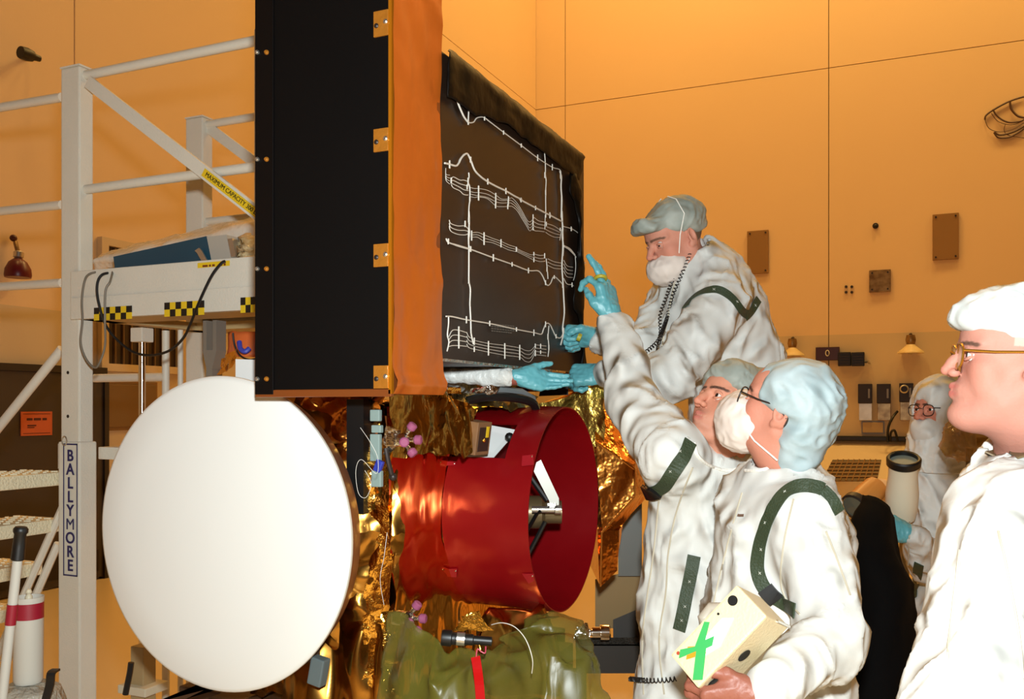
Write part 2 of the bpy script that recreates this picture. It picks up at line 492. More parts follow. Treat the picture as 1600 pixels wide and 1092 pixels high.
lo, hi = wbox(1348, 1380, 659.5, 676, .05)
t = thing('junction_box', 'pale flat junction box below the electrical boxes', 'electrical box', lo)
obj('cover', MB().aabb(lo, hi, 0, .008), mat('tan_cover', '#b59a6c', .5), t)
obj('rim', MB().aabb((lo[0]-.02, YW-.02, lo[2]-.02), (hi[0]+.02, YW, hi[2]+.02)), M_elec, t)
o = tag(obj('power_cable', MB().tube(smooth_path([WY(1402, 643, YW-.06), WY(1395, 652, YW-.2), WY(1388, 668, YW-.25), WY(1387, 690, YW-.3)], 6)+[WY(1389, 690, YW-.3)], .022, 8)
          .tube(smooth_path([WY(1391, 690, YW-.3), WY(1392, 676, YW-.3), WY(1398, 673, YW-.3), WY(1403, 690, YW-.3)], 6), .02, 8), M_black, None, True), 'black power cable looping down from the electrical boxes', 'cable')
# slanted return-air plenum along the foot of the back wall
x0, x1 = -3.0, 7.0
zt, zf, yf = .99, .336, 16.1
pl = MB().hexa([(x0, yf, 0), (x1, yf, 0), (x1, YW-.001, 0), (x0, YW-.001, 0), (x0, yf, zf), (x1, yf, zf), (x1, YW-.001, zt), (x0, YW-.001, zt)])
t = thing('air_plenum', 'tan slanted air plenum running along the foot of the far wall', 'air duct', (x0, yf, 0))
obj('casing', pl, M_band, t)
def plen(px, py):
    # ray with the slanted face
    n = Vector((0, -(zt-zf), (YW-yf))); p0 = Vector((0, yf, zf)); o_ = Vector((0, 0, CAMZ)); d = W(px, py, 1)-o_
    return o_+d*((p0-o_).dot(n)/d.dot(n))
q = [plen(1284, 752), plen(1370, 752), plen(1377, 719), plen(1301, 719)]
up = Vector((0, -(zt-zf), (YW-yf))).normalized()
g = obj('return_grille', MB().slab([p+up*.012 for p in q], .012), mat('grille_brown', '#5e4a2c', .6), t)
for k in range(1, 9):
    a = q[0].lerp(q[1], k/9); b = q[3].lerp(q[2], k/9)
    obj('grille_bar', MB().tube([a+up*.02, b+up*.02], .012, 4), M_brown, g)
for k in range(1, 6):
    a = q[0].lerp(q[3], k/6); b = q[1].lerp(q[2], k/6)
    obj('grille_bar', MB().tube([a+up*.024, b+up*.024], .012, 4), M_brown, g)
t = thing('bumper_rail', 'black rubber bumper rail along the wall above the slanted plenum', 'bumper', (x0, YW, zt))
obj('rail', MB().aabb((-3.0, YW-.12, zt), (7.0, YW, zt+.09), 0, .02), M_black, t)
mb = MB()
for k in range(12):
    obj('mount', MB().aabb((-2.8+k*.85, YW-.14, zt+.02), (-2.72+k*.85, YW-.12, zt+.07)), M_dkmetal, t)
# loose wires on the wall, upper right
t = thing('wire_bundle', 'loose dark wires looping on the upper right wall', 'wires', WY(1570, 200, YW))
for pts, r in (([(1600, 151), (1578, 158), (1555, 170), (1541, 180), (1539, 187)], .016), ([(1539, 187), (1545, 200), (1560, 206), (1580, 203), (1600, 192)], .006),
               ([(1551, 171), (1560, 183), (1575, 191), (1592, 190), (1600, 187)], .014), ([(1578, 158), (1580, 170), (1590, 181), (1602, 184)], .018),
               ([(1554, 206), (1562, 211), (1578, 208), (1590, 203), (1602, 196)], .016), ([(1553, 207), (1560, 215), (1575, 215), (1590, 208), (1602, 199)], .014),
               ([(1549, 177), (1560, 190), (1580, 195), (1596, 190)], .006), ([(1571, 194), (1569, 203), (1575, 211), (1602, 216)], .006)):
    obj('wire', MB().tube(smooth_path([WY(x, y, YW-.03) for x, y in pts], 6), r, 6), mat('wire_dark', '#4a2a14', .5), t, True)

# ---- left wall fittings
XW = XL+.03
def lbox(px0, px1, py0, py1, d=.05):
    a = WX(px0, py0, XW); b = WX(px1, py1, XW)
    zz = sorted((a.z, WX(px0, py1, XW).z))
    return (XW, a.y, zz[0]), (XW+d, b.y, zz[1])
M_doorgrey = mat('door_grey', '#3f3630', .5, vary=(2, .4, '#352c28'))
d1 = tag(thing('door_1', None, None, (XW, 4.3, 0)), kind='structure')
for k, (a, b) in enumerate(((3.35, 4.82), (4.84, 5.74), (5.76, 6.12))):
    leaf = obj('door_leaf', MB().aabb((XW-.01, a, .02), (XW+.05, b, 1.9), 0, .006), M_doorgrey, d1)
    obj('kick_plate', MB().aabb((XW+.05, a+.05, .08), (XW+.055, b-.05, .28)), M_dkmetal, leaf)
obj('door_frame', MB().aabb((XW-.01, 3.3, 1.9), (XW+.07, 6.15, 1.96)).aabb((XW-.01, 6.12, 0), (XW+.07, 6.17, 1.9)), mat('frame_dark', '#2a221e', .5), d1)
lo, hi = lbox(25, 74, 643, 681, .004)
lo = (XW+.052, lo[1], lo[2]); hi = (XW+.06, hi[1], hi[2])
t = thing('door_sign', 'orange paper notice taped on the dark grey door', 'sign', lo)
obj('sheet', MB().aabb(lo, hi), mat('orange_paper', '#c86034', .7), t)
M_ink = mat('ink', '#4a1c10', .7)
zc = hi[2]-.02; xf = XW+.0605
def line_of(z, y0, y1, h): obj('printed_line', MB().aabb((xf, y0, z-h/2), (xf+.001, y1, z+h/2)), M_ink, t)
wdt = hi[1]-lo[1]; hgt = hi[2]-lo[2]
line_of(hi[2]-.02, lo[1]+.02, hi[1]-.02, .004); line_of(lo[2]+.02, lo[1]+.02, hi[1]-.02, .004)
for a_, b_ in ((.18, .36), (.40, .63), (.68, .82)): line_of(lo[2]+hgt*.68, lo[1]+wdt*a_, lo[1]+wdt*b_, .02)
line_of(lo[2]+hgt*.42, lo[1]+wdt*.2, lo[1]+wdt*.48, .012); line_of(lo[2]+hgt*.34, lo[1]+wdt*.2, lo[1]+wdt*.42, .008)
# louvred opening and panel
lo, hi = lbox(163, 272, 384, 568, .03)
zb = WX(163, 568, XW).z; ztp = WX(163, 384, XW).z
w1 = tag(thing('window_1', None, None, (XW, lo[1], zb)), kind='structure')
obj('recess', MB().aabb((XW, lo[1], zb), (XW+.02, hi[1], ztp)), mat('louvre_brown', '#3a2a1a', .5), w1)
fr = MB().aabb((XW, lo[1]-.08, zb-.07), (XW+.06, hi[1]+.08, zb)).aabb((XW, lo[1]-.08, ztp), (XW+.06, hi[1]+.08, ztp+.07)).aabb((XW, lo[1]-.08, zb), (XW+.06, lo[1], ztp)).aabb((XW, hi[1], zb), (XW+.06, hi[1]+.08, ztp))
obj('window_frame', fr, M_band, w1)
for k in range(1, 9):
    y = lo[1]+(hi[1]-lo[1])*k/9
    obj('mullion', MB().aabb((XW+.02, y-.007, zb), (XW+.04, y+.007, ztp)), mat('mullion_tan', '#6e5434', .5), w1)
lo, hi = lbox(165, 240, 600, 668, .04)
t = thing('lower_wall_panel', 'plain dark tan panel on the left wall below the louvred window', 'wall panel', lo)
obj('panel', MB().aabb(lo, hi, 0, .008), mat('tan_dark', '#7a5c34', .6), t)
obj('edge', MB().aabb((XW, lo[1]-.03, lo[2]-.03), (XW+.02, hi[1]+.03, hi[2]+.03)), M_brown, t)
# dark security camera, red alarm
t = thing('security_camera', 'small dark camera on the upper left wall', 'camera', WX(45, 86, XW))
c = WX(42, 85, XW+.2)
obj('mount', MB().tube([WX(42, 90, XW), c], .02, 8), M_black, t, True)
obj('camera_body', MB().lathe([(0, -.06), (.05, -.06), (.055, 0), (.045, .05), (.03, .06), (.025, .12), (0, .12)], c, (0, 1, .05), 14), M_black, t, True)
t = thing('alarm_bell', 'red alarm horn hanging from fittings on the left wall', 'alarm', WX(28, 440, XW))
c = WX(28, 430, XW+.12)
obj('horn', MB().lathe([(.0, -.02), (.1, -.02), (.105, .0), (.1, .05), (.07, .11), (.03, .14), (0, .145)], c, (0, 0, 1), 22), mat('alarm_red', '#5a0e18', .35), t, True)
obj('pipe', MB().tube(smooth_path([WX(28, 415, XW+.1), WX(29, 402, XW+.12), WX(27, 390, XW+.1), WX(24, 378, XW+.06)], 5), .018, 8), M_bronze, t, True)
obj('beacon', MB().ball(WX(21, 372, XW+.05), .03), mat('alarm_dark', '#4a1818', .4), t, True)
obj('coupling', MB().lathe([(.03, -.03), (.04, -.02), (.04, .02), (.03, .03)], WX(29, 398, XW+.12), (0, .1, 1), 12), M_steel, t, True)
# ================================================================ white work lift behind the dish
M_lift = mat('lift_white', '#cfc9bb', .5, bump=(160, .15), vary=(6, .25, '#c2baa8'))
M_yel = mat('label_yellow', '#d8b41e', .5)
M_bk = mat('tape_black', '#14110f', .5)
M_chrome = mat('chrome', '#e8e4dc', .12, 1.0)
M_navy = mat('navy_ink', '#201a50', .5)
PX0, PX1, PY0, PY1, PT = -2.747, -2.656, 2.28, 2.34, 2.80
lift = thing('work_lift', 'white steel work lift with railings and a toe-boarded platform behind the dish', 'work lift', (PX0, PY0, 0))
p1 = obj('mast', MB().aabb((PX0, PY0, 0), (PX1, PY1, PT), 0, .006), M_lift, lift)
zs_ = WY(110, 690, PY0).z
sl = obj('mast_sleeve', MB().aabb((PX0-.006, PY0-.006, .06), (PX1+.008, PY1+.008, zs_), 0, .006), M_lift, lift)
obj('sleeve_lug', MB().aabb((PX0-.05, PY0+.03, zs_-.1), (PX0-.006, PY0+.06, zs_-.01)), M_lift, sl)
# lettering plate on the sleeve
yF = PY0-.0075
za, zb_ = WY(110, 693, yF).z, WY(110, 900, yF).z
xa, xb = WY(99, 800, yF).x, WY(121, 800, yF).x
bd = MB()
for (lo, hi) in (((xa, yF-.001, za-.005), (xb, yF, za)), ((xa, yF-.001, zb_), (xb, yF, zb_+.005)), ((xa, yF-.001, zb_), (xa+.004, yF, za)), ((xb-.004, yF-.001, zb_), (xb, yF, za))):
    bd.aabb(lo, hi)
obj('letter_border', bd, M_navy, sl)
for k, ch in enumerate('BALLYMORE'):
    z = za-.044-(za-zb_-.080)*k/8
    text('letter', ch, .056, ((xa+xb)/2, yF-.001, z), (1, 0, 0), (0, 0, 1), M_navy, sl, bold=.0 if ch == 'M' else .0012)
obj('pin_ring', MB().tube([Vector((xa+.02+.012*math.cos(a), yF-.012, zs_+.004+.016*math.sin(a))) for a in [i*math.pi/6 for i in range(13)]], .002, 6), M_steel, sl, True)
for z in (1.72, 1.565): obj('bolt_hole', MB().lathe([(0, .001), (.006, .001), (.006, 0), (0, 0)], ((PX0+PX1)/2-.01, PY0, z), (0, -1, 0), 10), M_bk, p1)
PB0, PB1 = 2.885, 2.945
p2 = obj('mast', MB().aabb((PX0, PB0, 0), (PX1, PB1, PT), 0, .006), M_lift, lift)
for y in (PY0, PB0): obj('mast_cap', MB().aabb((PX0-.002, y-.002, PT), (PX1+.002, y+.062, PT+.006)), M_lift, lift)
XE = -1.84
p3 = obj('end_post', MB().aabb((XE-.05, PY0, 1.9), (XE, PY1, PT), 0, .005), M_lift, lift)
p4 = obj('end_post', MB().aabb((XE-.05, PB0, 1.9), (XE, PB1, PT), 0, .005), M_lift, lift)
yr = (PY0+PY1)/2; yr2 = (PB0+PB1)/2
for y in (yr, yr2):
    for z in (2.775, 2.37): obj('rail', MB().tube([(PX1-.01, y, z), (XE, y, z)], .0165, 12), M_lift, lift, True)
# flat diagonal braces
def brace(y, a, b, lab):
    d = (b-a).normalized(); n = Vector((0, -1, 0)); w = d.cross(n).normalized()*.022
    Rm = Matrix((d, n, d.cross(n))).transposed()
    m = MB().box((a+b)/2, ((b-a).length, .012, .044), Rm, 0, .001)
    return obj('brace', m, M_lift, lift)
yb_ = yr-.024
A = WY(138, 128, yb_); B = WY(398, 330, yb_); B = A+(B-A)*1.25
br = brace(yr, A, B, 1)
d = (B-A).normalized(); w = d.cross(Vector((0, -1, 0))).normalized()
if w.z < 0: w = -w
pa = WY(319, 271, yb_); ta = (pa-A).dot(d)
LL = .30
cc = A+d*(ta+LL/2)+Vector((0, -.0075, 0))
hw = .0135
obj('capacity_label', MB().box(cc, (LL, .001, hw*2), Matrix((d, Vector((0, -1, 0)), d.cross(Vector((0, -1, 0))))).transposed()), M_yel, br)
text('capacity_text', 'MAXIMUM CAPACITY 300 LBS', .0205, cc+Vector((0, -.0012, 0)), d, w, M_bk, br, bold=.0)
A2 = A-(B-A).normalized()*.06; A2.y = yr2; B2 = B.copy(); B2.y = yr2
brace(yr2, A2, B2, 0)
# platform: deck, toe boards
ZB, ZP = 1.905, 2.075
obj('toe_board', MB().aabb((PX1-.03, PY0-.012, ZB), (XE, PY0+.006, ZP), 0, .003), M_lift, lift)
obj('toe_lip', MB().aabb((PX1-.02, PY0-.02, ZB), (XE, PY0-.012, ZB+.075), 0, .002), M_lift, lift)
obj('toe_board', MB().aabb((PX1-.03, PB1-.006, ZB), (XE, PB1+.012, ZP), 0, .003), M_lift, lift)
obj('deck', MB().aabb((PX1-.03, PY0+.006, ZP-.04), (XE, PB1-.006, ZP-.02)), M_lift, lift)
obj('deck_underframe', MB().aabb((PX1, PY0+.006, ZB), (XE, PY0+.16, ZB+.03)).aabb((PX1, PB0-.1, ZB), (XE, PB1, ZB+.03)).aabb((PX1, PY0, ZB), (PX1+.06, PB1, ZB+.03)), mat('underframe_ambient', '#b8a070', .6), lift)  # tan puts the warm ambient light on the underside into the colour
def checker(px0, px1, py_top, py_bot):
    y = PY0-.0215
    x0_, x1_ = WY(px0, py_bot, y).x, WY(px1, py_bot, y).x
    z1 = WY(px0, py_top, y).z; z0 = WY(px0, py_bot, y).z
    n = 7; w_ = (x1_-x0_)/n; h_ = (z1-z0)/2; mb = MB()
    for i in range(n):
        for k in range(2):
            mb.aabb((x0_+i*w_, y-.0008, z0+k*h_), (x0_+(i+1)*w_, y+.001, z0+(k+1)*h_), (i+k) % 2)
    obj('checker_tape', mb, [M_yel, M_bk], lift)
checker(147, 206, 481, 501); checker(257, 319, 473, 495); checker(376, 432, 465, 489)
yy = PY0-.013
obj('warning_label', MB().aabb((WY(309, 418, yy).x, yy-.001, WY(309, 419, yy).z), (WY(359, 418, yy).x, yy, WY(309, 411, yy).z)), M_yel, lift)
for a_, b_ in ((317, 325), (327, 330), (332, 336), (346, 348), (350, 353)):
    p_, q_ = WY(a_, 416, yy), WY(b_, 413, yy); obj('label_mark', MB().aabb((p_.x, yy-.0018, WY(334, 416.2, yy).z), (q_.x, yy-.001, WY(334, 413, yy).z)), mat('label_ink', '#6a3010', .6), lift)
# hydraulic cylinder and guide rails under the platform
xh, yh = WY(222, 560, 2.62).x, 2.62
obj('hydraulic_rod', MB().tube([(xh, yh, .5), (xh, yh, ZB)], .013, 14), M_chrome, lift, True)
obj('rod_clamp', MB().aabb((xh-.03, yh-.03, ZB-.055), (xh+.03, yh+.03, ZB+.0), 0, .004), M_lift, lift)
for px in (259, 282):
    x_ = WY(px, 560, 2.75).x
    obj('guide_rail', MB().tube([(x_, 2.75, 0), (x_, 2.75, ZB)], .015 if px == 259 else .011, 10), M_lift, lift, True)
x_ = WY(333, 560, 2.5).x
fk = MB().aabb((x_-.028, 2.48, 1.80), (x_-.012, 2.53, ZB)).aabb((x_+.016, 2.48, 1.80), (x_+.032, 2.53, ZB)).hexa([(x_-.012, 2.48, 1.73), (x_+.012, 2.48, 1.73), (x_+.012, 2.53, 1.73), (x_-.012, 2.53, 1.73), (x_-.03, 2.48, 1.80), (x_+.034, 2.48, 1.80), (x_+.034, 2.53, 1.80), (x_-.03, 2.53, 1.80)]).aabb((x_-.014, 2.48, 1.1), (x_+.014, 2.53, 1.73))
obj('fork_bracket', fk, mat('fork_grey', '#8e877c', .4, .4), lift)
x0_, x1_ = WY(148, 590, 2.75).x, WY(259, 590, 2.75).x; zr = WY(200, 590, 2.75).z
obj('rung', MB().tube([(x0_, 2.75, zr), (x1_, 2.75, zr)], .018, 10), M_lift, lift, True)
obj('bridge_plate', MB().aabb((PX1, 2.36, WY(150, 716, 2.4).z), (PX1+.25, 2.5, WY(150, 697, 2.4).z), 0, .004), M_lift, lift)
# base of the lift on the floor
obj('base_beam', MB().aabb((PX0-.02, 2.0, .03), (PX1+.02, 3.2, .13), 0, .01), M_lift, lift)
obj('base_beam', MB().aabb((PX0, 2.36, .03), (-1.95, 2.46, .11), 0, .01), M_lift, lift)
for y in (2.02, 3.15):
    obj('castor', MB().lathe([(0, -.02), (.055, -.02), (.06, 0), (.055, .02), (0, .02)], ((PX0+PX1)/2, y, .06), (1, 0, 0), 18), M_black, lift, True)
# railings running left from the mast, and the ladder steps
for k, (pya, pyb) in enumerate(((152, 168), (320, 330), (442, 448))):
    a = WY(97, pya, yr); b = WY(0, pyb, yr+.02); obj('rail', MB().tube([a, a+(b-a)*1.6], .0165, 12), M_lift, lift, True)
obj('brace_tube', MB().tube([WY(97, 545, yr+.1), WY(-20, 690, yr+.05)], .018, 10), M_lift, lift, True)
M_tread = mat('tread_cream', '#dccfae', .6, bump=(120, .6))
for k, (xt, zt_) in enumerate(((-2.765, 1.365), (-2.80, 1.195), (-2.90, 1.03), (-3.0, .86), (-3.1, .69))):
    st = obj('step', MB().aabb((xt-.21, 1.25, zt_-.048), (xt, 2.33, zt_), 0, .006), M_tread, lift)
    bm_ = MB()
    for i in range(5):
        for j in range(26):
            bm_.box((xt-.025-i*.04, 1.29+j*.04, zt_+.002), (.022, .012, .005), Matrix.Rotation(.7 if (i+j) % 2 else -.7, 3, 'Z'))
    tag(obj('tread_bumps', bm_, M_tread, st), kind='stuff')
for dx in (0.0, .12):
    obj('stringer', MB().tube([(-2.76-dx*.2, 2.30, 1.24-dx*1.1), (-3.3, 2.25, .25-dx)], .014, 8), M_lift, lift, True)
obj('stringer', MB().tube([(-2.76, 1.25, 1.35), (-3.3, 1.25, .25)], .014, 8), M_lift, lift, True)
# ---- things on the platform
cs = thing('instrument_case', 'blue instrument case with a grey end lying tilted on the lift platform', 'case', WY(250, 410, 2.42))
P = [(178, 402), (322, 370), (328, 408), (180, 424)]
yc = 2.34
f0 = [WY(180, 425, yc), WY(330, 409, yc), WY(322, 369, yc), WY(177, 401, yc)]
zmin = ZP-.02
dep = Vector((0, .24, 0)); mb = MB()
mb.hexa([f0[0], f0[1], f0[1]+dep, f0[0]+dep, f0[3], f0[2], f0[2]+dep, f0[3]+dep])
obj('body', mb, mat('case_blue', '#1b4152', .45, vary=(5, .3, '#163644')), cs)
ex = (f0[1]-f0[0]).normalized()
q = [f0[1]+ex*.002, f0[1]+ex*.085, f0[1]+ex*.085+dep, f0[1]+ex*.002+dep]; uq = (f0[2]-f0[1])
obj('end_cap', MB().hexa([p for p in q]+[p+uq*.97 for p in q]), mat('case_grey', '#a39c90', .5), cs)
obj('end_rim', MB().hexa([p+ex*.084+uq*.1 for p in (q[0], q[0]+ex*.02, q[0]+ex*.02+dep, q[0]+dep)]+[p+ex*.084+uq*.8 for p in (q[0], q[0]+ex*.02, q[0]+ex*.02+dep, q[0]+dep)]), M_steel, cs)
ha = WY(312, 393, yc-.012); hb = WY(323, 413, yc-.012)
obj('handle', MB().ribbon([ha+Vector((-.01, 0, .008)), ha, hb], Vector((1, 0, .5)), .02, .006), M_steel, cs)
# plastic sheeting behind the case
def sheet(name, rows, m, parent=None, amp=.01, seed=1, sub=6, thick=.003, smooth=False, scale=14, st=(1, 1, 1)):
    """cloth or film through a grid of points"""
    g = [smooth_path(r, sub) for r in rows]; nu = len(g[0])
    cols = [smooth_path([r[i] for r in g], sub) for i in range(nu)]; nv = len(cols[0])
    V = np.array([[tuple(cols[i][j]) for i in range(nu)] for j in range(nv)]).reshape(-1, 3)
    Q = V*np.array(st); Q = Q+.08*np.stack([vnoise(V*5+i*3, seed+60+i) for i in range(3)], 1)
    D = np.stack([ridged(Q*scale, seed+i)+.5*ridged(Q*scale*2.3, seed+5+i) for i in range(3)], 1)*amp
    V = V+D
    F = np.array([[j*nu+i, j*nu+i+1, (j+1)*nu+i+1, (j+1)*nu+i] for j in range(nv-1) for i in range(nu-1)])
    N = vnormals(V, F); n = len(V)
    V2 = np.concatenate([V, V-N*thick]); F2 = [F, F[:, ::-1]+n]
    edge = [j*nu for j in range(nv)]
    rim = list(range(nu))+[j*nu+nu-1 for j in range(1, nv)]+[(nv-1)*nu+i for i in range(nu-2, -1, -1)]+[j*nu for j in range(nv-2, 0, -1)]
    E = np.array([[rim[i], rim[(i+1) % len(rim)]] for i in range(len(rim))])
    F2.append(np.stack([E[:, 1], E[:, 0], E[:, 0]+n, E[:, 1]+n], 1))
    return meshobj(name, V2, np.concatenate(F2), m, parent, smooth)
M_film = mat('clear_film', '#e6e0d2', .2, alpha=.6, bump=(40, .6))
o = sheet('plastic_sheeting', [[WY(148, 424, 2.60), WY(180, 418, 2.6), WY(260, 410, 2.6), WY(330, 400, 2.6), WY(420, 395, 2.6)],
      [WY(143, 408, 2.56), WY(190, 396, 2.56), WY(260, 382, 2.57), WY(330, 366, 2.57), WY(420, 345, 2.57)],
      [WY(155, 402, 2.72), WY(200, 385, 2.72), WY(260, 372, 2.72), WY(330, 356, 2.72), WY(420, 335, 2.72)]], M_film, None, .008, 3, 6, .002)
tag(o, 'crumpled clear plastic sheeting behind the blue case on the lift', 'plastic sheet')
o = sheet('plastic_bag', [[WY(368, 408, 2.36), WY(375, 406, 2.34), WY(395, 404, 2.36), WY(430, 402, 2.36)], [WY(366, 390, 2.36), WY(375, 388, 2.32), WY(395, 386, 2.34), WY(430, 384, 2.34)], [WY(370, 374, 2.44), WY(378, 370, 2.44), WY(395, 368, 2.44), WY(430, 368, 2.44)]], mat('bubble_film', '#c9b48a', .12, alpha=.7, bump=(60, .9)), None, .014, 9, 5, .002, False, 30)
tag(o, 'bunched clear plastic bag beside the blue case on the lift', 'plastic bag')
yk = PY0-.03
o = tag(obj('black_cable', MB().tube(smooth_path([WY(352, 408, yk), WY(345, 412, yk-.01), WY(330, 432, yk-.02), WY(312, 470, yk-.02), WY(298, 505, yk), WY(285, 530, yk+.02), WY(262, 549, yk+.03), WY(230, 555, yk+.03), WY(200, 545, yk+.02), WY(168, 513, yk), WY(154, 472, yk-.01), WY(152, 444, yk-.01), WY(160, 429, yk), WY(178, 426, yk+.04)], 8), .0045, 8), M_black, None, True), 'black cable drooping in a wide loop from the blue case', 'cable')
o = tag(obj('grey_cable', MB().tube(smooth_path([WY(176, 425, yk+.02), WY(172, 440, yk-.01), WY(165, 455, yk-.02), WY(164, 500, yk-.02), WY(164, 540, yk), WY(155, 568, yk), WY(147, 574, yk), WY(134, 560, yk-.01), WY(126, 535, yk-.02), WY(129, 500, yk-.02), WY(128, 470, yk-.02), WY(132, 440, yk-.02), WY(140, 428, yk), WY(160, 424, yk+.04)], 8), .0038, 8), mat('cable_grey', '#6e6456', .5), None, True), 'thin grey cable hanging in a narrow loop beside the lift mast', 'cable')

# ---- white canister with red band, pole jack, and bits at lower left
cz = 2.55
c0 = W(44, 1066, cz); c1 = W(45, 935, cz); rC = 21/1400*cz*1.02
cn = thing('white_canister', 'white canister with a wide red band beside the lift mast', 'canister', c0)
obj('shell', MB().lathe([(0, 0), (rC*.9, 0), (rC, .01), (rC, (c1-c0).length-.01), (rC*1.03, (c1-c0).length-.006), (rC*1.03, (c1-c0).length+.006), (rC*.95, (c1-c0).length+.006), (rC*.9, (c1-c0).length-.01), (0, (c1-c0).length-.01)], c0, (c1-c0), 28), mat('canister_white', '#bdb9ae', .45), cn, True)
zl = (c1-c0).length
obj('red_band', MB().lathe([(rC*1.012, zl-.055-.0), (rC*1.012, zl-.010)], c0, (c1-c0), 28), mat('band_red', '#8e1428', .45), cn, True)
obj('valve_knob', MB().lathe([(.010, -.01), (.010, .006), (.006, .012), (.009, .018), (.006, .026), (0, .028)], c1, (0, 0, 1), 12), mat('knob_cream', '#cfc4a8', .5), cn, True)
st = thing('canister_stand', 'grey wrapped bundle the white canister stands on', 'bundle', (c0.x, c0.y, 0))
obj('wrapped_base', MB().lathe([(.0, 0), (.10, 0), (.10, c0.z-.06), (.085, c0.z-.02), (.05, c0.z-.002), (0, c0.z-.001)], (c0.x, c0.y, 0), (0, 0, 1), 20), mat('grey_wrap', '#a09888', .35, bump=(30, .9, 4, .03)), st, True)
obj('black_strap', MB().ribbon(smooth_path([W(88, 1046, 2.45), W(80, 1052, 2.42), W(78, 1070, 2.42), W(70, 1100, 2.42), W(66, 1130, 2.42)], 4), RIGHT, .022, .006), M_black, st)
pj = thing('pallet_jack_handle', 'white steel pole with a black rubber grip leaning in front of the canister', 'pole', W(0, 1200, 2.4))
a = W(33, 824, 2.38); b = W(3, 1095, 2.38); b = a+(b-a)*2.2
b = a+(b-a)*((a.z-.02)/(a.z-b.z))
obj('pole', MB().tube([a, b], .0125, 14), mat('pole_white', '#bcb8ae', .4), pj, True)
d_ = (b-a).normalized()
obj('grip', MB().lathe([(0, -.004), (.014, -.002), (.0185, .004), (.0185, .012), (.015, .018), (.0165, .05), (.0175, .085), (.014, .088)], a, d_, 16), M_black, pj, True)
obj('red_tape', MB().lathe([(.0135, .205), (.0135, .26)], a, d_, 16), MATS['band_red'], pj, True)
t = thing('floor_bracket', 'small tan floor stand with a dark clamp, seen below the dish', 'stand', (W(222, 1080, 2.9).x, W(222, 1080, 2.9).y, 0))
c = W(224, 1060, 3.2)
obj('post', MB().aabb((c.x-.03, c.y-.03, 0), (c.x+.03, c.y+.03, c.z+.12), 0, .004), mat('stand_tan', '#a08860', .5), t)
obj('foot_block', MB().box((c.x, c.y, c.z-.03), (.13, .11, .03), None, 0, .004), mat('stand_pale', '#c8bda4', .5), t)
obj('clamp', MB().tube([W(205, 1035, 3.05), W(203, 1050, 3.05), W(196, 1085, 3.05)], .010, 8), M_black, t, True)
# ================================================================ spacecraft
M_gold = mat('gold_foil', (0.80, 0.42, 0.07), .15, 1.0, bump=(26, .55, 4, .02))
M_goldm = mat('gold_film_mirror', (0.86, 0.47, 0.10), .09, 1.0, bump=(5, .5, 3, .03), stretch=(1, 1, .35))
M_amber = mat('amber_film', (0.62, 0.24, 0.045), .17, 1.0, bump=(14, .5, 3, .02))
M_blackp = mat('array_black', '#040303', .6, vary=(3, .5, '#060404'), spec=.15)
M_wirep = mat('panel_dark_brown', '#2a1c13', .38, vary=(2.2, .6, '#1d130d'), bump=(5, .08))
M_blanket = mat('black_blanket', '#080503', .5, bump=(9, .5, 3, .02), spec=.15)
M_orange = mat('orange_film', '#c4661f', .3, .35, bump=(3.0, .35, 2, .03), stretch=(1, 3, 1), vary=(2.5, .35, '#b85a1c'))
M_tab = mat('tab_tan', '#a8691f', .4, .3, bump=(50, .3))
M_rim = mat('edge_copper', '#8a4a20', .35, .4)
M_dish = mat('dish_white', '#dcdcd8', .5)
M_dback = mat('dish_back', '#7a4a2c', .4, .25, bump=(20, .1))
M_redc = mat('red_film', (0.27, .0035, .006), .27, .3, bump=(3.2, .35, 3, .03), spec=.6)
M_wire = mat('wire_white', '#cfcac0', .5)
M_silver = mat('silver_foil', '#dcd8cf', .15, 1.0, bump=(40, .7, 3, .01))
M_pink = mat('pink_cap', '#8e4a68', .5, spec=.2)
M_grey = mat('connector_grey', '#7f928e', .5)

BX0, BX1, BY0, BY1, BZ0, BZ1 = -1.416, -1.04, 1.717, 1.95, 1.628, 2.95
craft = thing('spacecraft', 'gold-foiled spacecraft with a white dish, black array box and red cover', 'spacecraft', (-1.3, 2.4, 0))
core = obj('array_box', MB().aabb((BX0+.004, BY0+.004, BZ0), (BX1-.004, BY1, BZ1)), M_rim, craft)
obj('front_sheet', MB().aabb((BX0+.055, BY0-.002, BZ0+.012), (BX1-.008, BY0+.006, BZ1)), M_blackp, core)
obj('edge_strip', MB().aabb((BX0, BY0-.005, BZ0), (BX0+.054, BY0+.006, BZ1), 0, .002), mat('array_edge', '#060404', .5, spec=.2), core)
obj('edge_strip', MB().aabb((BX1-.007, BY0-.004, BZ0), (BX1+.001, BY0+.006, BZ1)), mat('edge_gold', '#d08018', .25, .6), core)
obj('bottom_strip', MB().aabb((BX0, BY0-.004, BZ0-.006), (BX1, BY0+.008, BZ0+.011), 0, .002), M_rim, core)
for pt, pb in ((17, 57), (201, 237), (381, 417), (571, 607)):
    a = WY(585.5, (pt+pb)/2, BY0); z1 = WY(600, pt, BY0).z; z0 = WY(600, pb, BY0).z
    tb = obj('mount_tab', MB().aabb((a.x, BY0-.006, z0), (BX1-.007, BY0, z1), 0, .0015), M_tab, core)
    for k, (fx, fz, m) in enumerate(((.22, .42, M_dkmetal), (.84, .52, M_steel))):
        obj('screw', MB().lathe([(0, .004), (.003, .004), (.0055, .002), (.0055, 0), (0, 0)], (a.x+(BX1-.007-a.x)*fx, BY0-.006, z0+(z1-z0)*fz), (0, -1, 0), 10), m, tb, True)
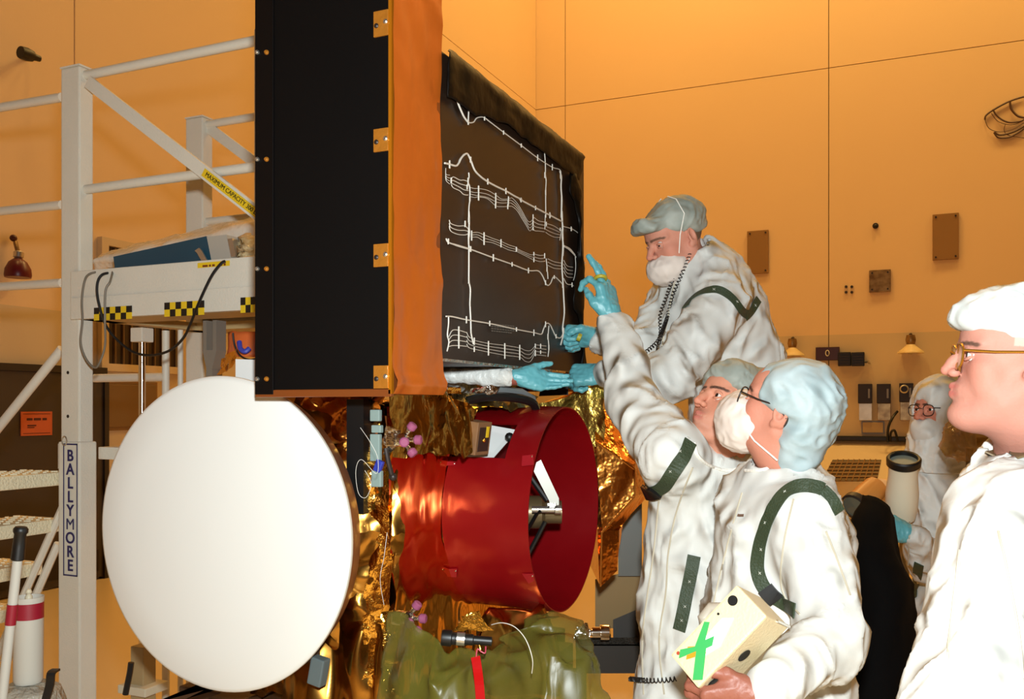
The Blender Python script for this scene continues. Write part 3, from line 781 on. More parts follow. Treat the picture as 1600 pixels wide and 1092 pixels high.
for py in (82, 249, 420, 592):
    for px, r, m in ((402.5, .0055, M_steel), (417, .006, M_tab)):
        obj('edge_bolt', MB().lathe([(0, .006), (.6*r, .006), (r, .003), (r, 0), (0, 0)], WY(px, py, BY0-.005), (0, -1, 0), 10), m, core, True)
# orange film side, softly creased
nY, nZ = 18, 90
Yg = np.linspace(BY0, BY1-.002, nY); Zg = np.linspace(BZ0, BZ1, nZ)
V = np.array([[BX1, y, z] for z in Zg for y in Yg])
V[:, 0] += .003+.006*fbm(V*np.array([1, 9, 6]), 31)+.004*np.maximum(0, ridged(V*np.array([1, 6, 4])+np.array([0, .6, .0])*V[:, 2:3]*3, 12)-.75)*4
V[:, 0] += np.where(V[:, 2] < BZ0+.05, .012*np.sin((V[:, 2]-BZ0)/.05*math.pi), 0)
F = np.array([[k*nY+i, k*nY+i+1, (k+1)*nY+i+1, (k+1)*nY+i] for k in range(nZ-1) for i in range(nY-1)])
meshobj('orange_film_side', V, F, M_orange, core, True)

# ---- equipment box with wire harness on its side
EX, EY1, EZ0, EZ1 = -1.045, 3.04, 1.715, 2.48
eb = obj('harness_box', MB().aabb((-1.40, BY1, EZ0), (EX, EY1, EZ1), 0, .006), M_wirep, craft)
obj('lower_trim', MB().aabb((EX, BY1, EZ0-.003), (EX+.003, EY1-.2, EZ0+.004)), M_silver, eb)
PXp = EX+.006
def onp(px, py, d=0.0): return WX(px, py, PXp+d)
def flap(name, pts, m, seed, amp=.006, t=.003):
    c = [onp(x, y, .004) for x, y in pts]
    return obj(name, MB().slab(c[::-1], t), m, eb)
# black blanket along the top edge and down the far edge, in strips with real folds
top_lo = [(699, 151), (712, 160), (735, 176), (760, 184), (790, 196), (815, 214), (838, 232), (860, 250), (885, 268), (903, 284)]
rows = []
hi_e = [(699, 84), (712, 92), (735, 110), (760, 130), (790, 153), (815, 173), (838, 191), (860, 208), (885, 228), (911, 248)]
sheet('blanket_flap', [[WX(x, y, -1.08)+Vector((0, 0, .006)) for x, y in hi_e], [onp(x, y, .008)+Vector((0, 0, .001)) for x, y in hi_e], [onp((a[0]+b[0])/2, (a[1]+b[1])/2, .012) for a, b in zip(hi_e, top_lo)], [onp(x, y, .010) for x, y in top_lo]], M_blanket, eb, .004, 21, 4, .002, True, 12)
redge = [(903, 270), (908, 300), (911, 340), (908, 380), (914, 420), (912, 470), (914, 520), (916, 580)]
sheet('blanket_flap', [[onp(x-14-6*math.sin(i*1.7), y, .006) for i, (x, y) in enumerate(redge)], [onp(x-4, y, .018) for x, y in redge], [onp(x+4, y, .004)+Vector((-.02, 0, 0)) for x, y in redge]], M_blanket, eb, .007, 23, 4, .002, True, 16)
c1 = lambda x, y: (695+x/6.425, 230+y/6.425)
c2 = lambda x, y: (800+x/6.425, 230+y/6.425)
c3 = lambda x, y: (695+x/6.067, 400+y/6.067)
c7 = lambda x, y: (690+x/3.9, 60+y/3.9)
c8 = lambda x, y: (690+x/3.52, 330+y/3.52)
def L(f, *p): return [f(*q) for q in p]
TH, TM, TN = .0042, .0028, .0013
wires = [
 (L(c7, (40, 320), (60, 340), (90, 370), (110, 420), (135, 475), (160, 510)), TH), (L(c7, (163, 400), (165, 440), (163, 490), (165, 515)), .003),
 (L(c7, (165, 515), (195, 510), (215, 485), (255, 480), (290, 505), (378, 572), (485, 652), (585, 728), (675, 785), (720, 800), (727, 840), (730, 960), (728, 1092)), TM),
 (L(c7, (627, 690), (632, 760), (633, 830), (637, 870), (634, 940), (635, 1092)), .0026),
 (L(c1, (0, 160), (50, 172), (110, 187), (140, 160), (165, 110), (200, 72), (230, 70), (260, 130), (300, 230), (360, 295), (430, 345), (520, 395), (615, 440), (700, 490), (770, 525))+L(c2, (90, 530), (240, 610), (385, 685), (500, 745)), TH),
 (L(c1, (30, 165), (120, 180), (150, 120), (190, 70)), .002),
 (L(c2, (480, 240), (495, 300), (492, 400), (500, 520), (498, 620), (500, 720), (510, 800), (505, 900), (515, 990), (510, 1092)), TH),
 (L(c8, (662, 0), (666, 120), (667, 200), (662, 300), (668, 400), (672, 480), (675, 560), (666, 640), (668, 680), (655, 735)), TH),
 (L(c2, (515, 795), (600, 820), (650, 850), (690, 885)), .0026), (L(c2, (520, 990), (580, 1020), (630, 1080)), TH),
 (L(c8, (675, 195), (700, 210), (730, 240), (760, 275), (790, 285)), .0034), (L(c8, (735, 250), (738, 300), (733, 350), (725, 380)), .002),
 (L(c8, (672, 370), (690, 400), (718, 405), (745, 425), (770, 420)), .0024), (L(c8, (745, 420), (765, 395), (770, 370)), .0016),
 (L(c8, (25, 150), (38, 172), (90, 188), (160, 210), (285, 256), (388, 292), (478, 326), (530, 328), (555, 355), (572, 395), (585, 408), (600, 395), (620, 360), (665, 400)), .0033),
 (L(c8, (38, 172), (100, 195), (165, 212)), .003),
 (L(c8, (150, 0), (152, 60), (148, 130), (150, 200), (150, 290), (150, 380), (158, 430), (156, 510), (160, 600), (162, 665), (168, 700), (175, 730)), .0034),
 (L(c1, (240, 255), (243, 300), (235, 350), (250, 400), (252, 520), (243, 600), (240, 730), (248, 850), (240, 940)), .0028),
 (L(c8, (25, 578), (60, 580), (137, 597), (265, 618), (412, 650), (508, 668), (548, 676), (560, 650), (575, 618), (595, 622), (612, 655), (630, 690), (655, 695), (672, 660)), .0033),
 (L(c8, (38, 580), (38, 620), (32, 680), (40, 720), (30, 770)), .003), (L(c8, (590, 630), (586, 690), (590, 750), (585, 800)), .0026),
 (L(c8, (575, 260), (582, 330), (585, 372)), .0024), (L(c8, (570, 20), (568, 100)), .002), (L(c8, (660, 100), (650, 160)), .0018),
]
for k, (ya, yb, yc, yd) in enumerate(((415, 415, 480, 520), (455, 455, 515, 535), (480, 488, 548, 560), (505, 500, 588, 597))):   # four thin lines, upper group
    wires.append((L(c1, (255, ya-10), (300, ya), (340, yb), (430, yb+18), (512, yc), (570, yd), (640, yd-2))+L(c2, (0, 510+28*k), (50, 560+25*k), (100, 640+25*k), (150, 730+22*k), (180, 750+30*k), (212, 720+28*k)), TN))
    wires.append((L(c2, (212, 700+38*k), (230, 712+42*k), (270, 740+34*k), (325, 750+33*k)), .0016))
    wires.append((L(c2, (340, 765+30*k), (380, 775+36*k), (430, 795+36*k), (480, 830+25*k)), .0014))
    wires.append((L(c1, (65, 330+14*k), (85, 298+36*k), (150, 330+36*k), (190, 330+48*k), (235, 345+45*k)), .0019))
    wires.append((L(c1, (10, 210+10*k), (12, 270+20*k), (50, 280+30*k)), .0013))
for k in range(3):
    wires.append((L(c1, (270, 860+22*k), (330, 855+25*k), (395, 880+32*k), (480, 915+22*k), (565, 945+25*k), (640, 980+25*k), (720, 1005+22*k))+L(c8, (412, 205+8*k), (486, 238+10*k), (508, 235+18*k)), TN))
    wires.append((L(c1, (45, 730+30*k), (60, 765+38*k), (130, 790+42*k), (200, 790+45*k), (235, 820+25*k)), .0019))
    wires.append((L(c8, (508, 235+16*k), (540, 243+17*k), (570, 240+17*k)), .0016)); wires.append((L(c8, (585, 262+18*k), (620, 278+18*k), (660, 285+16*k)), .0016))
for k in range(4):
    wires.append((L(c8, (178, 710+16*k), (258, 727+16*k), (348, 738+18*k), (430, 752+17*k), (460, 765+20*k), (490, 765+20*k), (516, 738+12*k)), TN))
    wires.append((L(c8, (516, 735+18*k), (545, 738+18*k), (575, 742+18*k)), .0017)); wires.append((L(c8, (40, 690+18*k), (60, 655+28*k), (95, 655+28*k), (138, 668+25*k)), .0019))
    wires.append((L(c8, (672, 270+20*k), (690, 300+20*k), (722, 308+19*k)), .0016)); wires.append((L(c8, (138, 665+22*k), (150, 690+20*k), (178, 705+18*k)), .0015))
for pts, r in wires:
    P3 = smooth_path([onp(x, y, r*.8) for x, y in pts], 5)
    obj('wire', MB().tube(P3, r*.60, 6), M_wire, eb, True)
ticks = L(c7, (55, 335), (163, 510), (262, 488), (378, 574), (486, 653), (586, 728), (675, 785), (725, 840), (632, 830), (634, 940), (178, 740), (283, 870), (392, 930), (485, 985), (573, 1033), (660, 1078), (50, 768)) + \
    L(c1, (48, 175), (258, 130), (432, 345), (615, 440), (65, 335), (340, 415), (340, 455), (340, 500), (512, 490), (512, 515), (512, 548), (510, 588), (640, 520), (638, 560), (633, 597), (235, 345), (225, 400), (205, 770), (270, 865), (270, 900), (395, 885), (395, 915), (395, 948), (565, 945), (565, 985), (720, 1025), (35, 950), (262, 1020), (252, 520), (240, 730), (240, 940)) + \
    L(c2, (90, 530), (237, 610), (385, 685), (598, 822), (212, 700), (212, 760), (212, 815), (330, 280), (340, 455), (490, 292), (345, 770), (485, 825)) + \
    L(c8, (38, 165), (160, 208), (285, 256), (388, 292), (478, 326), (572, 393), (620, 362), (150, 380), (156, 510), (137, 597), (265, 617), (412, 650), (508, 668), (572, 622), (630, 688), (162, 662), (718, 405), (180, 715), (180, 760), (258, 730), (258, 752), (258, 778), (348, 740), (348, 768), (348, 797), (430, 752), (430, 785), (430, 803), (508, 235), (508, 268), (567, 245), (580, 320), (713, 97), (666, 410), (672, 655), (516, 740), (516, 780), (545, 742), (545, 775), (585, 690), (590, 750), (95, 655), (95, 683), (95, 710), (95, 738))
tm = {}
for (x, y) in ticks:
    c = onp(x, y, .004); s = .006+.004*random.random()
    if 'tick' not in tm:
        tm['tick'] = obj('tape_tie', MB().box((0, 0, 0), (.003, .0045, .018), None, 0, .001), M_wire, None).data
        bpy.data.objects.remove(bpy.data.objects['tape_tie'])
    o = bpy.data.objects.new('tape_tie', tm['tick']); COL.objects.link(o); o.location = c
    o.scale = (1, random.uniform(.7, 1.1), random.uniform(.6, 1.15)); o.parent = eb
# printed stencil block
q = c8(272, 635)
for k in range(4):
    a = onp(768+.0, 506+k*3.6+1, .0005); b = onp(805-(4 if k == 3 else 0), 511+k*3.4, .0005)
    n_ = 9
    for i in range(n_):
        p = a.lerp(b, i/n_); p2 = a.lerp(b, (i+.72)/n_)
        obj('stencil_mark', MB().slab([p, p2, p2+Vector((0, 0, .0035)), p+Vector((0, 0, .0035))], .0005), mat('stencil_grey', '#5a544c', .7), eb)

# ---- dish antenna
dc = WY(336, 834.5, 1.80); dr = .4055
dish = obj('dish_antenna', MB().lathe([(0, .022), (.1, .021), (.2, .0165), (.3, .008), (dr-.012, -.003), (dr-.003, -.007), (dr, -.012)], dc, (0, -1, 0), 96), M_dish, craft, True)
obj('dish_rim', MB().lathe([(dr, -.012), (dr+.001, -.016), (dr, -.020), (dr-.006, -.022)], dc, (0, -1, 0), 96), mat('rim_pale', '#c9c2b4', .4), dish, True)
obj('dish_shell', MB().lathe([(dr-.006, -.020), (dr-.010, -.05), (dr-.022, -.085), (dr-.10, -.115), (.1, -.13), (.08, -.17), (0, -.17)], dc, (0, -1, 0), 72), M_dback, dish, True)
# ---- foil-wrapped body
def foil(name, patches, m, parent, amp, sc, seed, res=.022, smooth=False, jit=.35, st=(1, 1, 1)):
    VV, FF = [], []; n = 0
    rs = np.random.default_rng(seed)
    for q in patches:
        q = [np.array(tuple(p)) for p in q]
        nu = max(2, int(np.linalg.norm(q[1]-q[0])/res)+1); nv = max(2, int(np.linalg.norm(q[3]-q[0])/res)+1)
        u, v = np.meshgrid(np.linspace(0, 1, nu), np.linspace(0, 1, nv))
        if not smooth:
            ju = rs.uniform(-jit, jit, u.shape)/(nu-1); jv = rs.uniform(-jit, jit, v.shape)/(nv-1)
            ju[:, 0] = ju[:, -1] = 0; jv[0] = jv[-1] = 0
            u = u+ju; v = v+jv
        P = ((1-u)*(1-v))[..., None]*q[0]+(u*(1-v))[..., None]*q[1]+(u*v)[..., None]*q[2]+((1-u)*v)[..., None]*q[3]
        VV.append(P.reshape(-1, 3))
        a = (np.arange(nv-1)[:, None]*nu+np.arange(nu-1)[None]).ravel()+n
        if smooth: FF.append(np.stack([a, a+1, a+nu+1, a+nu], 1))
        else:
            fl = rs.random(len(a)) < .5
            t1 = np.where(fl[:, None], np.stack([a, a+1, a+nu+1], 1), np.stack([a, a+1, a+nu], 1))
            t2 = np.where(fl[:, None], np.stack([a, a+nu+1, a+nu], 1), np.stack([a+1, a+nu+1, a+nu], 1))
            FF += [t1, t2]
        n += nu*nv
    V = np.concatenate(VV); F = np.concatenate(FF)
    Q = V*np.array(st); Q = Q+.10*np.stack([vnoise(V*3.1+i*4, seed+40+i) for i in range(3)], 1)
    D = np.stack([ridged(Q*sc+7.3*i, seed+i)*.6+.5*ridged(Q*sc*2.1+3.1*i, seed+9+i)+.35*vnoise(Q*sc*4.5, seed+20+i) for i in range(3)], 1)
    V = V+D*amp
    return meshobj(name, V, F, m, parent, smooth)
def boxpatches(lo, hi, skip=''):
    (x0, y0, z0), (x1, y1, z1) = lo, hi
    P = {'-y': [(x0, y0, z0), (x1, y0, z0), (x1, y0, z1), (x0, y0, z1)], '+y': [(x1, y1, z0), (x0, y1, z0), (x0, y1, z1), (x1, y1, z1)],
         '-x': [(x0, y1, z0), (x0, y0, z0), (x0, y0, z1), (x0, y1, z1)], '+x': [(x1, y0, z0), (x1, y1, z0), (x1, y1, z1), (x1, y0, z1)],
         '+z': [(x0, y0, z1), (x1, y0, z1), (x1, y1, z1), (x0, y1, z1)], '-z': [(x0, y1, z0), (x1, y1, z0), (x1, y0, z0), (x0, y0, z0)]}
    return [v for k, v in P.items() if k not in skip.split()]
UX0, UX1, UY0, UY1, UZ0, UZ1 = -1.66, -1.195, 1.96, 3.0, .80, 1.595
bus = obj('bus_core', MB().aabb((UX0+.05, UY0+.06, UZ0+.05), (UX1-.03, UY1-.05, UZ1-.02)), M_rim, craft)
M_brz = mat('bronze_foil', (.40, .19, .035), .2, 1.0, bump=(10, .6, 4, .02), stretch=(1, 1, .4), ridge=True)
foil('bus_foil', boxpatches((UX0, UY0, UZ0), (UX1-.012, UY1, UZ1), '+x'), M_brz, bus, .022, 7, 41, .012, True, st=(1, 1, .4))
foil('crinkle_foil', [[WY(530, 850, 1.92), WY(603, 850, 1.93), WY(603, 690, 1.93), WY(515, 690, 1.92)]], M_gold, bus, .016, 14, 43, .016, st=(1, 1, .6))
# smooth mirror-like film on the side that carries the red cover
V_ = foil('mirror_film', [[(UX1, UY0-.01, UZ0), (UX1, UY1, UZ0), (UX1, UY1, UZ1), (UX1, UY0-.01, UZ1)]], M_goldm, bus, .006, 5, 51, .012, True)
# fluted edge strip, foil collar behind the dish
foil('edge_foil', [[(UX1-.07, UY0-.03, UZ0-.2), (UX1+.004, UY0-.02, UZ0-.2), (UX1+.004, UY0-.02, UZ1-.2), (UX1-.07, UY0-.03, UZ1-.25)]], M_gold, bus, .014, 13, 61, .02)
cb = []
for k in range(14):
    a0, a1 = 2*math.pi*k/14, 2*math.pi*(k+1)/14
    f_ = lambda a, r, y: (dc.x+.05+r*math.cos(a), y, dc.z+r*math.sin(a))
    cb.append([f_(a0, .30, 1.90), f_(a1, .30, 1.90), f_(a1, .40, 1.98), f_(a0, .40, 1.98)])
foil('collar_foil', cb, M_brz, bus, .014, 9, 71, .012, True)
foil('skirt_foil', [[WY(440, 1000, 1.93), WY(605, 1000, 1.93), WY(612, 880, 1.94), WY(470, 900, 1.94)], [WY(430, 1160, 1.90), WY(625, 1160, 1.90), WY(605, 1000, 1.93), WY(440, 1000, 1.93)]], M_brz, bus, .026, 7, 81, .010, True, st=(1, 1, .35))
foil('top_foil', [[WY(405, 700, 1.93), WY(580, 700, 1.93), WY(600, 618, 1.95), WY(405, 618, 1.95)]], M_amber, bus, .018, 9, 91, .010, True)
# dark slot with pale connectors by the edge
obj('slot_channel', MB().aabb((UX1-.095, UY0-.05, 1.33), (UX1-.045, UY0+.0, BZ0-.01)), M_black, bus)
for py0, py1, dx in ((640, 658, 0), (664, 676, .004), (678, 720, 0), (735, 760, .004)):
    a = WY(581, py1, UY0-.052); b = WY(596, py0, UY0-.052)
    obj('pale_connector', MB().aabb((a.x+dx, UY0-.062, a.z), (b.x+dx, UY0-.048, b.z), 0, .003), M_grey, bus)
obj('blue_clip', MB().box(WY(592, 728, UY0-.06), (.02, .012, .03), Matrix.Rotation(.4, 3, 'Y'), 0, .003), mat('clip_blue', '#2c3a9c', .4), bus)
def thrusters(px, py, Z, seed, sc=1.0):
    c = W(px, py, Z)
    t = obj('thruster_block', MB().ball(c, .022*sc, 0, 10, None, (1.1, 1, .8)).box(c-RIGHT*.022*sc, (.03*sc, .03*sc, .034*sc), None, 0, .004), M_silver, bus)
    for (dx, dz, df) in ((.022, .028, -.3), (.005, -.002, -1.0), (.034, .0, -.4), (.022, -.026, -.3)):
        d = (RIGHT*dx+UP*dz+FWD*df*.02).normalized()
        p = c+d*.020*sc
        nz = obj('nozzle', MB().lathe([(.006*sc, 0), (.006*sc, .008), (.009*sc, .014*sc), (.0105*sc, .02*sc)], p, d, 14), M_silver, t, True)
        obj('nozzle_cap', MB().lathe([(.009*sc, .014*sc), (.0125*sc, .018*sc), (.0125*sc, .030*sc), (.009*sc, .033*sc), (0, .033*sc)], p, d, 14), M_pink, t, True)
thrusters(628, 687, 2.12, 1, .92); thrusters(636, 965, 2.12, 2, .9)
foil('thruster_wrap', [[W(597, 712, 2.16), W(618, 700, 2.13), W(622, 672, 2.13), W(600, 668, 2.16)]], M_silver, bus, .008, 25, 101, .008)
obj('strut', MB().tube([W(603, 700, 2.15), W(607, 722, 2.15), W(613, 745, 2.16)], .006, 8).ball(W(614, 745, 2.16), .010), M_dkmetal, bus, True)
obj('lock_wire', MB().tube(smooth_path([W(563, 668, 2.08), W(578, 690, 2.07), W(590, 715, 2.07), W(588, 740, 2.07), W(565, 718, 2.06), W(556, 735, 2.06), W(560, 770, 2.06), W(572, 777, 2.06), W(580, 755, 2.06), W(570, 735, 2.06)], 6), .0005, 6), M_wire, bus, True)
obj('lock_wire', MB().tube(smooth_path([W(605, 832, 2.07), W(600, 870, 2.06), W(594, 905, 2.06), W(600, 945, 2.07)], 6), .0005, 6), M_wire, bus, True)
# white box behind the dish, orange sheet with blue tie
obj('white_box', MB().hexa([WY(368, 640, 1.93), WY(399, 640, 1.93), WY(399, 640, 1.93)+Vector((0, .06, 0)), WY(368, 640, 1.93)+Vector((0, .06, 0)), WY(368, 561, 1.93), WY(398, 562, 1.93), WY(398, 562, 1.93)+Vector((0, .06, 0)), WY(368, 561, 1.93)+Vector((0, .06, 0))]), M_dish, craft)
fo = foil('gold_scrap', [[W(335, 590, 2.7), W(362, 575, 2.65), W(366, 545, 2.65), W(345, 562, 2.7)]], M_gold, craft, .01, 20, 105, .012)

# ---- red cover: an open drum with a cut-out
RYc, RZc, RR, RX0, RX1 = 2.547, 1.291, .306, -1.192, -.931
nT, nX = 144, 26
def drum(r):
    out = []
    for i in range(nX+1):
        for k in range(nT):
            a = 2*math.pi*k/nT; x = RX0+(RX1-RX0)*i/nX
            out.append((x, RYc-r*math.cos(a), RZc+r*math.sin(a)))
    return np.array(out)
def wob(V):
    t = (V[:, 0]-RX0)/(RX1-RX0)
    d = .0035*fbm(V*5, 77)+np.maximum(0, 1-t*2.2)*.010*ridged(np.stack([V[:, 0]*1.5, V[:, 1]*7, V[:, 2]*7], 1), 78)*.6
    c = np.stack([0*t, V[:, 1]-RYc, V[:, 2]-RZc], 1); c /= np.linalg.norm(c, axis=1)[:, None]
    return V+c*d[:, None]
def keep(i, k):
    a = 360*(k+.5)/nT; t = (i+.5)/nX
    return not (33 < a < 58 and t < .635)
fc = np.array([(i*nT+k, i*nT+(k+1) % nT, (i+1)*nT+(k+1) % nT, (i+1)*nT+k) for i in range(nX) for k in range(nT) if keep(i, k)])
Vo = wob(drum(RR)); N0 = len(Vo)
c_ = np.stack([0*Vo[:, 0], Vo[:, 1]-RYc, Vo[:, 2]-RZc], 1); c_ /= np.linalg.norm(c_, axis=1)[:, None]
Vi = Vo-c_*.0035
rimf = np.array([(nX*nT+k, nX*nT+(k+1) % nT, nX*nT+(k+1) % nT+N0, nX*nT+k+N0) for k in range(nT)])
red = meshobj('red_cover', np.concatenate([Vo, Vi]), np.concatenate([fc[:, ::-1], fc+N0, rimf[:, ::-1]]), M_redc, craft, True)
try: red.data.set_sharp_from_angle(angle=math.radians(50))
except Exception: pass
obj('cover_floor', MB().lathe([(0, 0), (RR-.02, 0), (RR-.02, .006), (0, .006)], (RX0+.004, RYc, RZc), (1, 0, 0), 48), mat('red_dark', (.12, .006, .008), .5), red)
def onc(px, py, off=.002):
    """point of the drum's near side seen at a picture point"""
    o_ = Vector((0, 0, CAMZ)); d = W(px, py, 1)-o_
    A_ = d.y**2+d.z**2; B_ = 2*(d.y*(o_.y-RYc)+d.z*(o_.z-RZc)); C_ = (o_.y-RYc)**2+(o_.z-RZc)**2-(RR+off)**2
    D_ = B_*B_-4*A_*C_
    return o_+d*((-B_-math.sqrt(max(D_, 0)))/(2*A_))
M_redt = mat('red_tape', (.30, .010, .016), .3)
for q in (((816, 712), (833, 710), (834, 726), (815, 728)), ((816, 897), (834, 897), (834, 908), (826, 912)), ((692, 890), (714, 889), (713, 902), (694, 901)), ((676, 721), (712, 721), (710, 727), (676, 727))):
    obj('tape_patch', MB().slab([onc(x, y, .006) for x, y in q][::-1], .002), M_redt, red)
    obj('rivet', MB().ball(onc(q[1][0]-2, q[1][1]+3, .007), .0025), M_silver, red, True)
obj('seam_crease', MB().tube([onc(x, y, .001) for x, y in ((689, 716), (688, 760), (687, 800), (687, 850), (689, 905))], .0022, 6), M_redt, red, True)
# things showing through the cut-out
pp = [W(727, 714, 2.56), W(772, 714, 2.56), W(809, 672, 2.66), W(765, 664, 2.66)]
obj('paper_sheet', MB().slab(pp, .002), mat('paper_white', '#dfe2e0', .6), red)
bc = W(743, 683, 2.46)
Rb = CAMROT@Matrix.Rotation(math.radians(-28), 3, 'Z')@Matrix.Rotation(math.radians(8), 3, 'Y')
ck = obj('cork_box', MB().box(bc, (.052, .075, .090), Rb, 0, .002), mat('cork_tan', '#7d5a3a', .6, vary=(30, .4, '#6a4a2e')), red)
obj('box_recess', MB().box(bc+Rb@Vector((.0265, .0, -.002)), (.002, .055, .066), Rb), mat('recess_dark', '#2e1c14', .6), ck)
obj('yellow_insert', MB().box(bc+Rb@Vector((.028, .014, .018)), (.002, .014, .03), Rb), M_yel, ck)
obj('brass_pin', MB().ball(bc+Rb@Vector((.029, -.004, -.004)), .006), M_gold, ck, True)
obj('dark_knob', MB().ball(W(796, 683, 2.6), .014, 0, 10), M_black, red, True)
obj('rod', MB().tube([W(700, 640, 2.5), W(715, 663, 2.48), W(723, 671, 2.46)], .004, 8), M_steel, red, True)
obj('arm_bar', MB().tube([W(700, 681, 2.46), W(727, 682, 2.45)], .006, 6), mat('bar_olive', '#8a7a4a', .5), red)
# bracket at the mouth
zb2 = 2.62
p = [W(838, 722, zb2), W(845, 718, zb2), W(873, 778, zb2), W(873, 798, zb2), W(860, 798, zb2), W(858, 782, zb2), W(834, 736, zb2)]
bk = obj('mouth_bracket', MB().slab(p, .010), mat('bracket_grey', '#a9a79e', .4, .3), craft)
obj('fitting', MB().lathe([(0, -.035), (.010, -.035), (.010, .03), (.014, .032), (.014, .05), (0, .05)], W(850, 796, zb2-.01), RIGHT, 18), M_steel, bk, True)
obj('fitting_block', MB().box(W(862, 790, zb2-.012), (.028, .012, .016), CAMROT, 0, .002), M_steel, bk)
for px in (857, 869): obj('bolt', MB().ball(W(px, 792, zb2-.02), .0035), M_dkmetal, bk, True)
obj('black_rod', MB().tube([W(812, 850, zb2+.05), W(840, 800, zb2-.01), W(845, 798, zb2-.02)], .0055, 8), M_black, bk, True)
obj('instrument', MB().lathe([(0, 0), (.05, 0), (.05, .06), (.035, .07), (.035, .12), (0, .12)], W(815, 800, zb2+.08), RIGHT, 20), mat('instrument_bronze', '#6c5c40', .35, .5), bk, True)
obj('dark_strut', MB().tube([W(825, 740, zb2+.04), W(855, 782, zb2+.03)], .008, 8), M_black, bk, True)
obj('dark_strut', MB().tube([W(826, 865, zb2+.04), W(852, 815, zb2+.03)], .007, 8), M_black, bk, True)

# ---- deck items between the array box and the cover
foil('deck_foil', [[W(700, 638, 2.42), W(830, 640, 2.75), W(835, 618, 2.8), W(700, 618, 2.45)]], mat('olive_foil', (.32, .22, .07), .3, 1.0, bump=(20, .6, 3, .02)), craft, .012, 12, 111, .02)
foil('silver_bits', [[W(728, 617, 2.5), W(775, 617, 2.55), W(778, 605, 2.55), W(730, 607, 2.5)]], M_silver, craft, .008, 30, 113, .008)
foil('bright_tab', [[W(698, 616, 2.35), W(720, 616, 2.38), W(720, 606, 2.38), W(698, 606, 2.35)]], M_gold, craft, .002, 20, 115, .008)
obj('grey_bar', MB().tube([W(776, 609, 2.62), W(815, 612, 2.66), W(832, 622, 2.70), W(836, 636, 2.72)], .010, 8), mat('bar_grey', '#7f8587', .4, .4), craft, True)
obj('black_harness', MB().tube(smooth_path([W(728, 627, 2.5), W(760, 620, 2.55), W(800, 621, 2.6), W(830, 628, 2.65), W(838, 640, 2.68)], 5), .013, 8), M_black, craft, True)
obj('under_panel', MB().hexa([W(690, 612, 3.05), W(905, 612, 3.25), W(905, 612, 3.3), W(690, 612, 3.1), W(690, 572, 3.05), W(905, 572, 3.25), W(905, 572, 3.3), W(690, 572, 3.1)]), M_amber, craft)
os_ = sheet('orange_sheet', [[WY(352, 562, 2.30), WY(375, 560, 2.28), WY(400, 560, 2.30)], [WY(352, 520, 2.30), WY(375, 520, 2.29), WY(400, 520, 2.30)]], mat('orange_sheeting', '#c8602c', .4), craft, .006, 17, 5, .002, True)
obj('blue_tie', MB().tube(smooth_path([WY(374, 534, 2.26), WY(376, 545, 2.25), WY(383, 549, 2.25), WY(390, 544, 2.26)], 5), .008, 8), mat('tie_blue', '#3a3f9c', .5), os_, True)
obj('dark_loop', MB().tube(smooth_path([WY(364, 520, 2.25), WY(367, 540, 2.25), WY(376, 556, 2.25), WY(390, 562, 2.25), WY(400, 560, 2.25)], 5), .003, 6), M_black, os_, True)
# bright foil block behind the drum's mouth
blk = boxpatches((0, 0, 0), (1, 1, 1), '-z')
ba, bb = W(838, 700, 3.10), W(941, 700, 3.00)
def bmap(p):
    x, y, z = p
    return tuple(ba.lerp(bb, x)+FWD*.22*y+UP*((.215 if x > .5 else .145)*z))
foil('foil_block', [[bmap(p) for p in q] for q in blk], mat('bright_gold', (1.0, .68, .14), .30, 1.0, bump=(22, .6, 4, .02)), craft, .010, 9, 121, .018)
obj('block_slot', MB().hexa([W(842, 619, 3.05), W(888, 617, 3.03), W(888, 617, 3.1), W(842, 619, 3.12), W(846, 600, 3.05), W(888, 598, 3.03), W(888, 598, 3.1), W(846, 600, 3.12)]), mat('slot_dark', '#2a180c', .5), craft)
# faceted amber housing at the right
Zp = 2.98
P_ = {'a': W(932, 640, Zp+.12), 'b': W(1012, 650, Zp+.3), 'c': W(991, 733, Zp), 'd': W(992, 775, Zp), 'e': W(940, 832, Zp), 'f': W(930, 690, Zp-.01), 'g': W(1016, 770, Zp+.3), 'h': W(966, 828, Zp+.02), 'i': W(964, 893, Zp+.02), 'j': W(938, 916, Zp), 'k': W(1000, 640, Zp+.6), 'l': W(930, 915, Zp)}
facets = [['f', 'c', 'd', 'e'], ['a', 'b', 'c', 'f'], ['c', 'b', 'g', 'd'], ['d', 'g', 'h', 'e'], ['e', 'h', 'i', 'j']]
ah = foil('amber_housing', [[P_[k] for k in f] for f in facets], M_amber, craft, .0035, 8, 131, .012, True)
back = [P_[k]+FWD*.35-RIGHT*.05 for k in ('f', 'c', 'd', 'e')]
obj('housing_core', MB().hexa([P_['j']+FWD*.03, P_['i']+FWD*.03, P_['i']+FWD*.4, P_['j']+FWD*.4, P_['f']+FWD*.05, P_['c']+FWD*.05-RIGHT*.03, P_['b']+FWD*.2, P_['a']+FWD*.35]), M_amber, craft)
for s_, e_ in (('f', 'c'), ('c', 'd'), ('d', 'e'), ('e', 'j')):
    obj('edge_tape', MB().tube([P_[s_]-FWD*.003, P_[e_]-FWD*.003], .0035, 6), mat('tape_copper', '#c87a2c', .25, .7), ah, True)

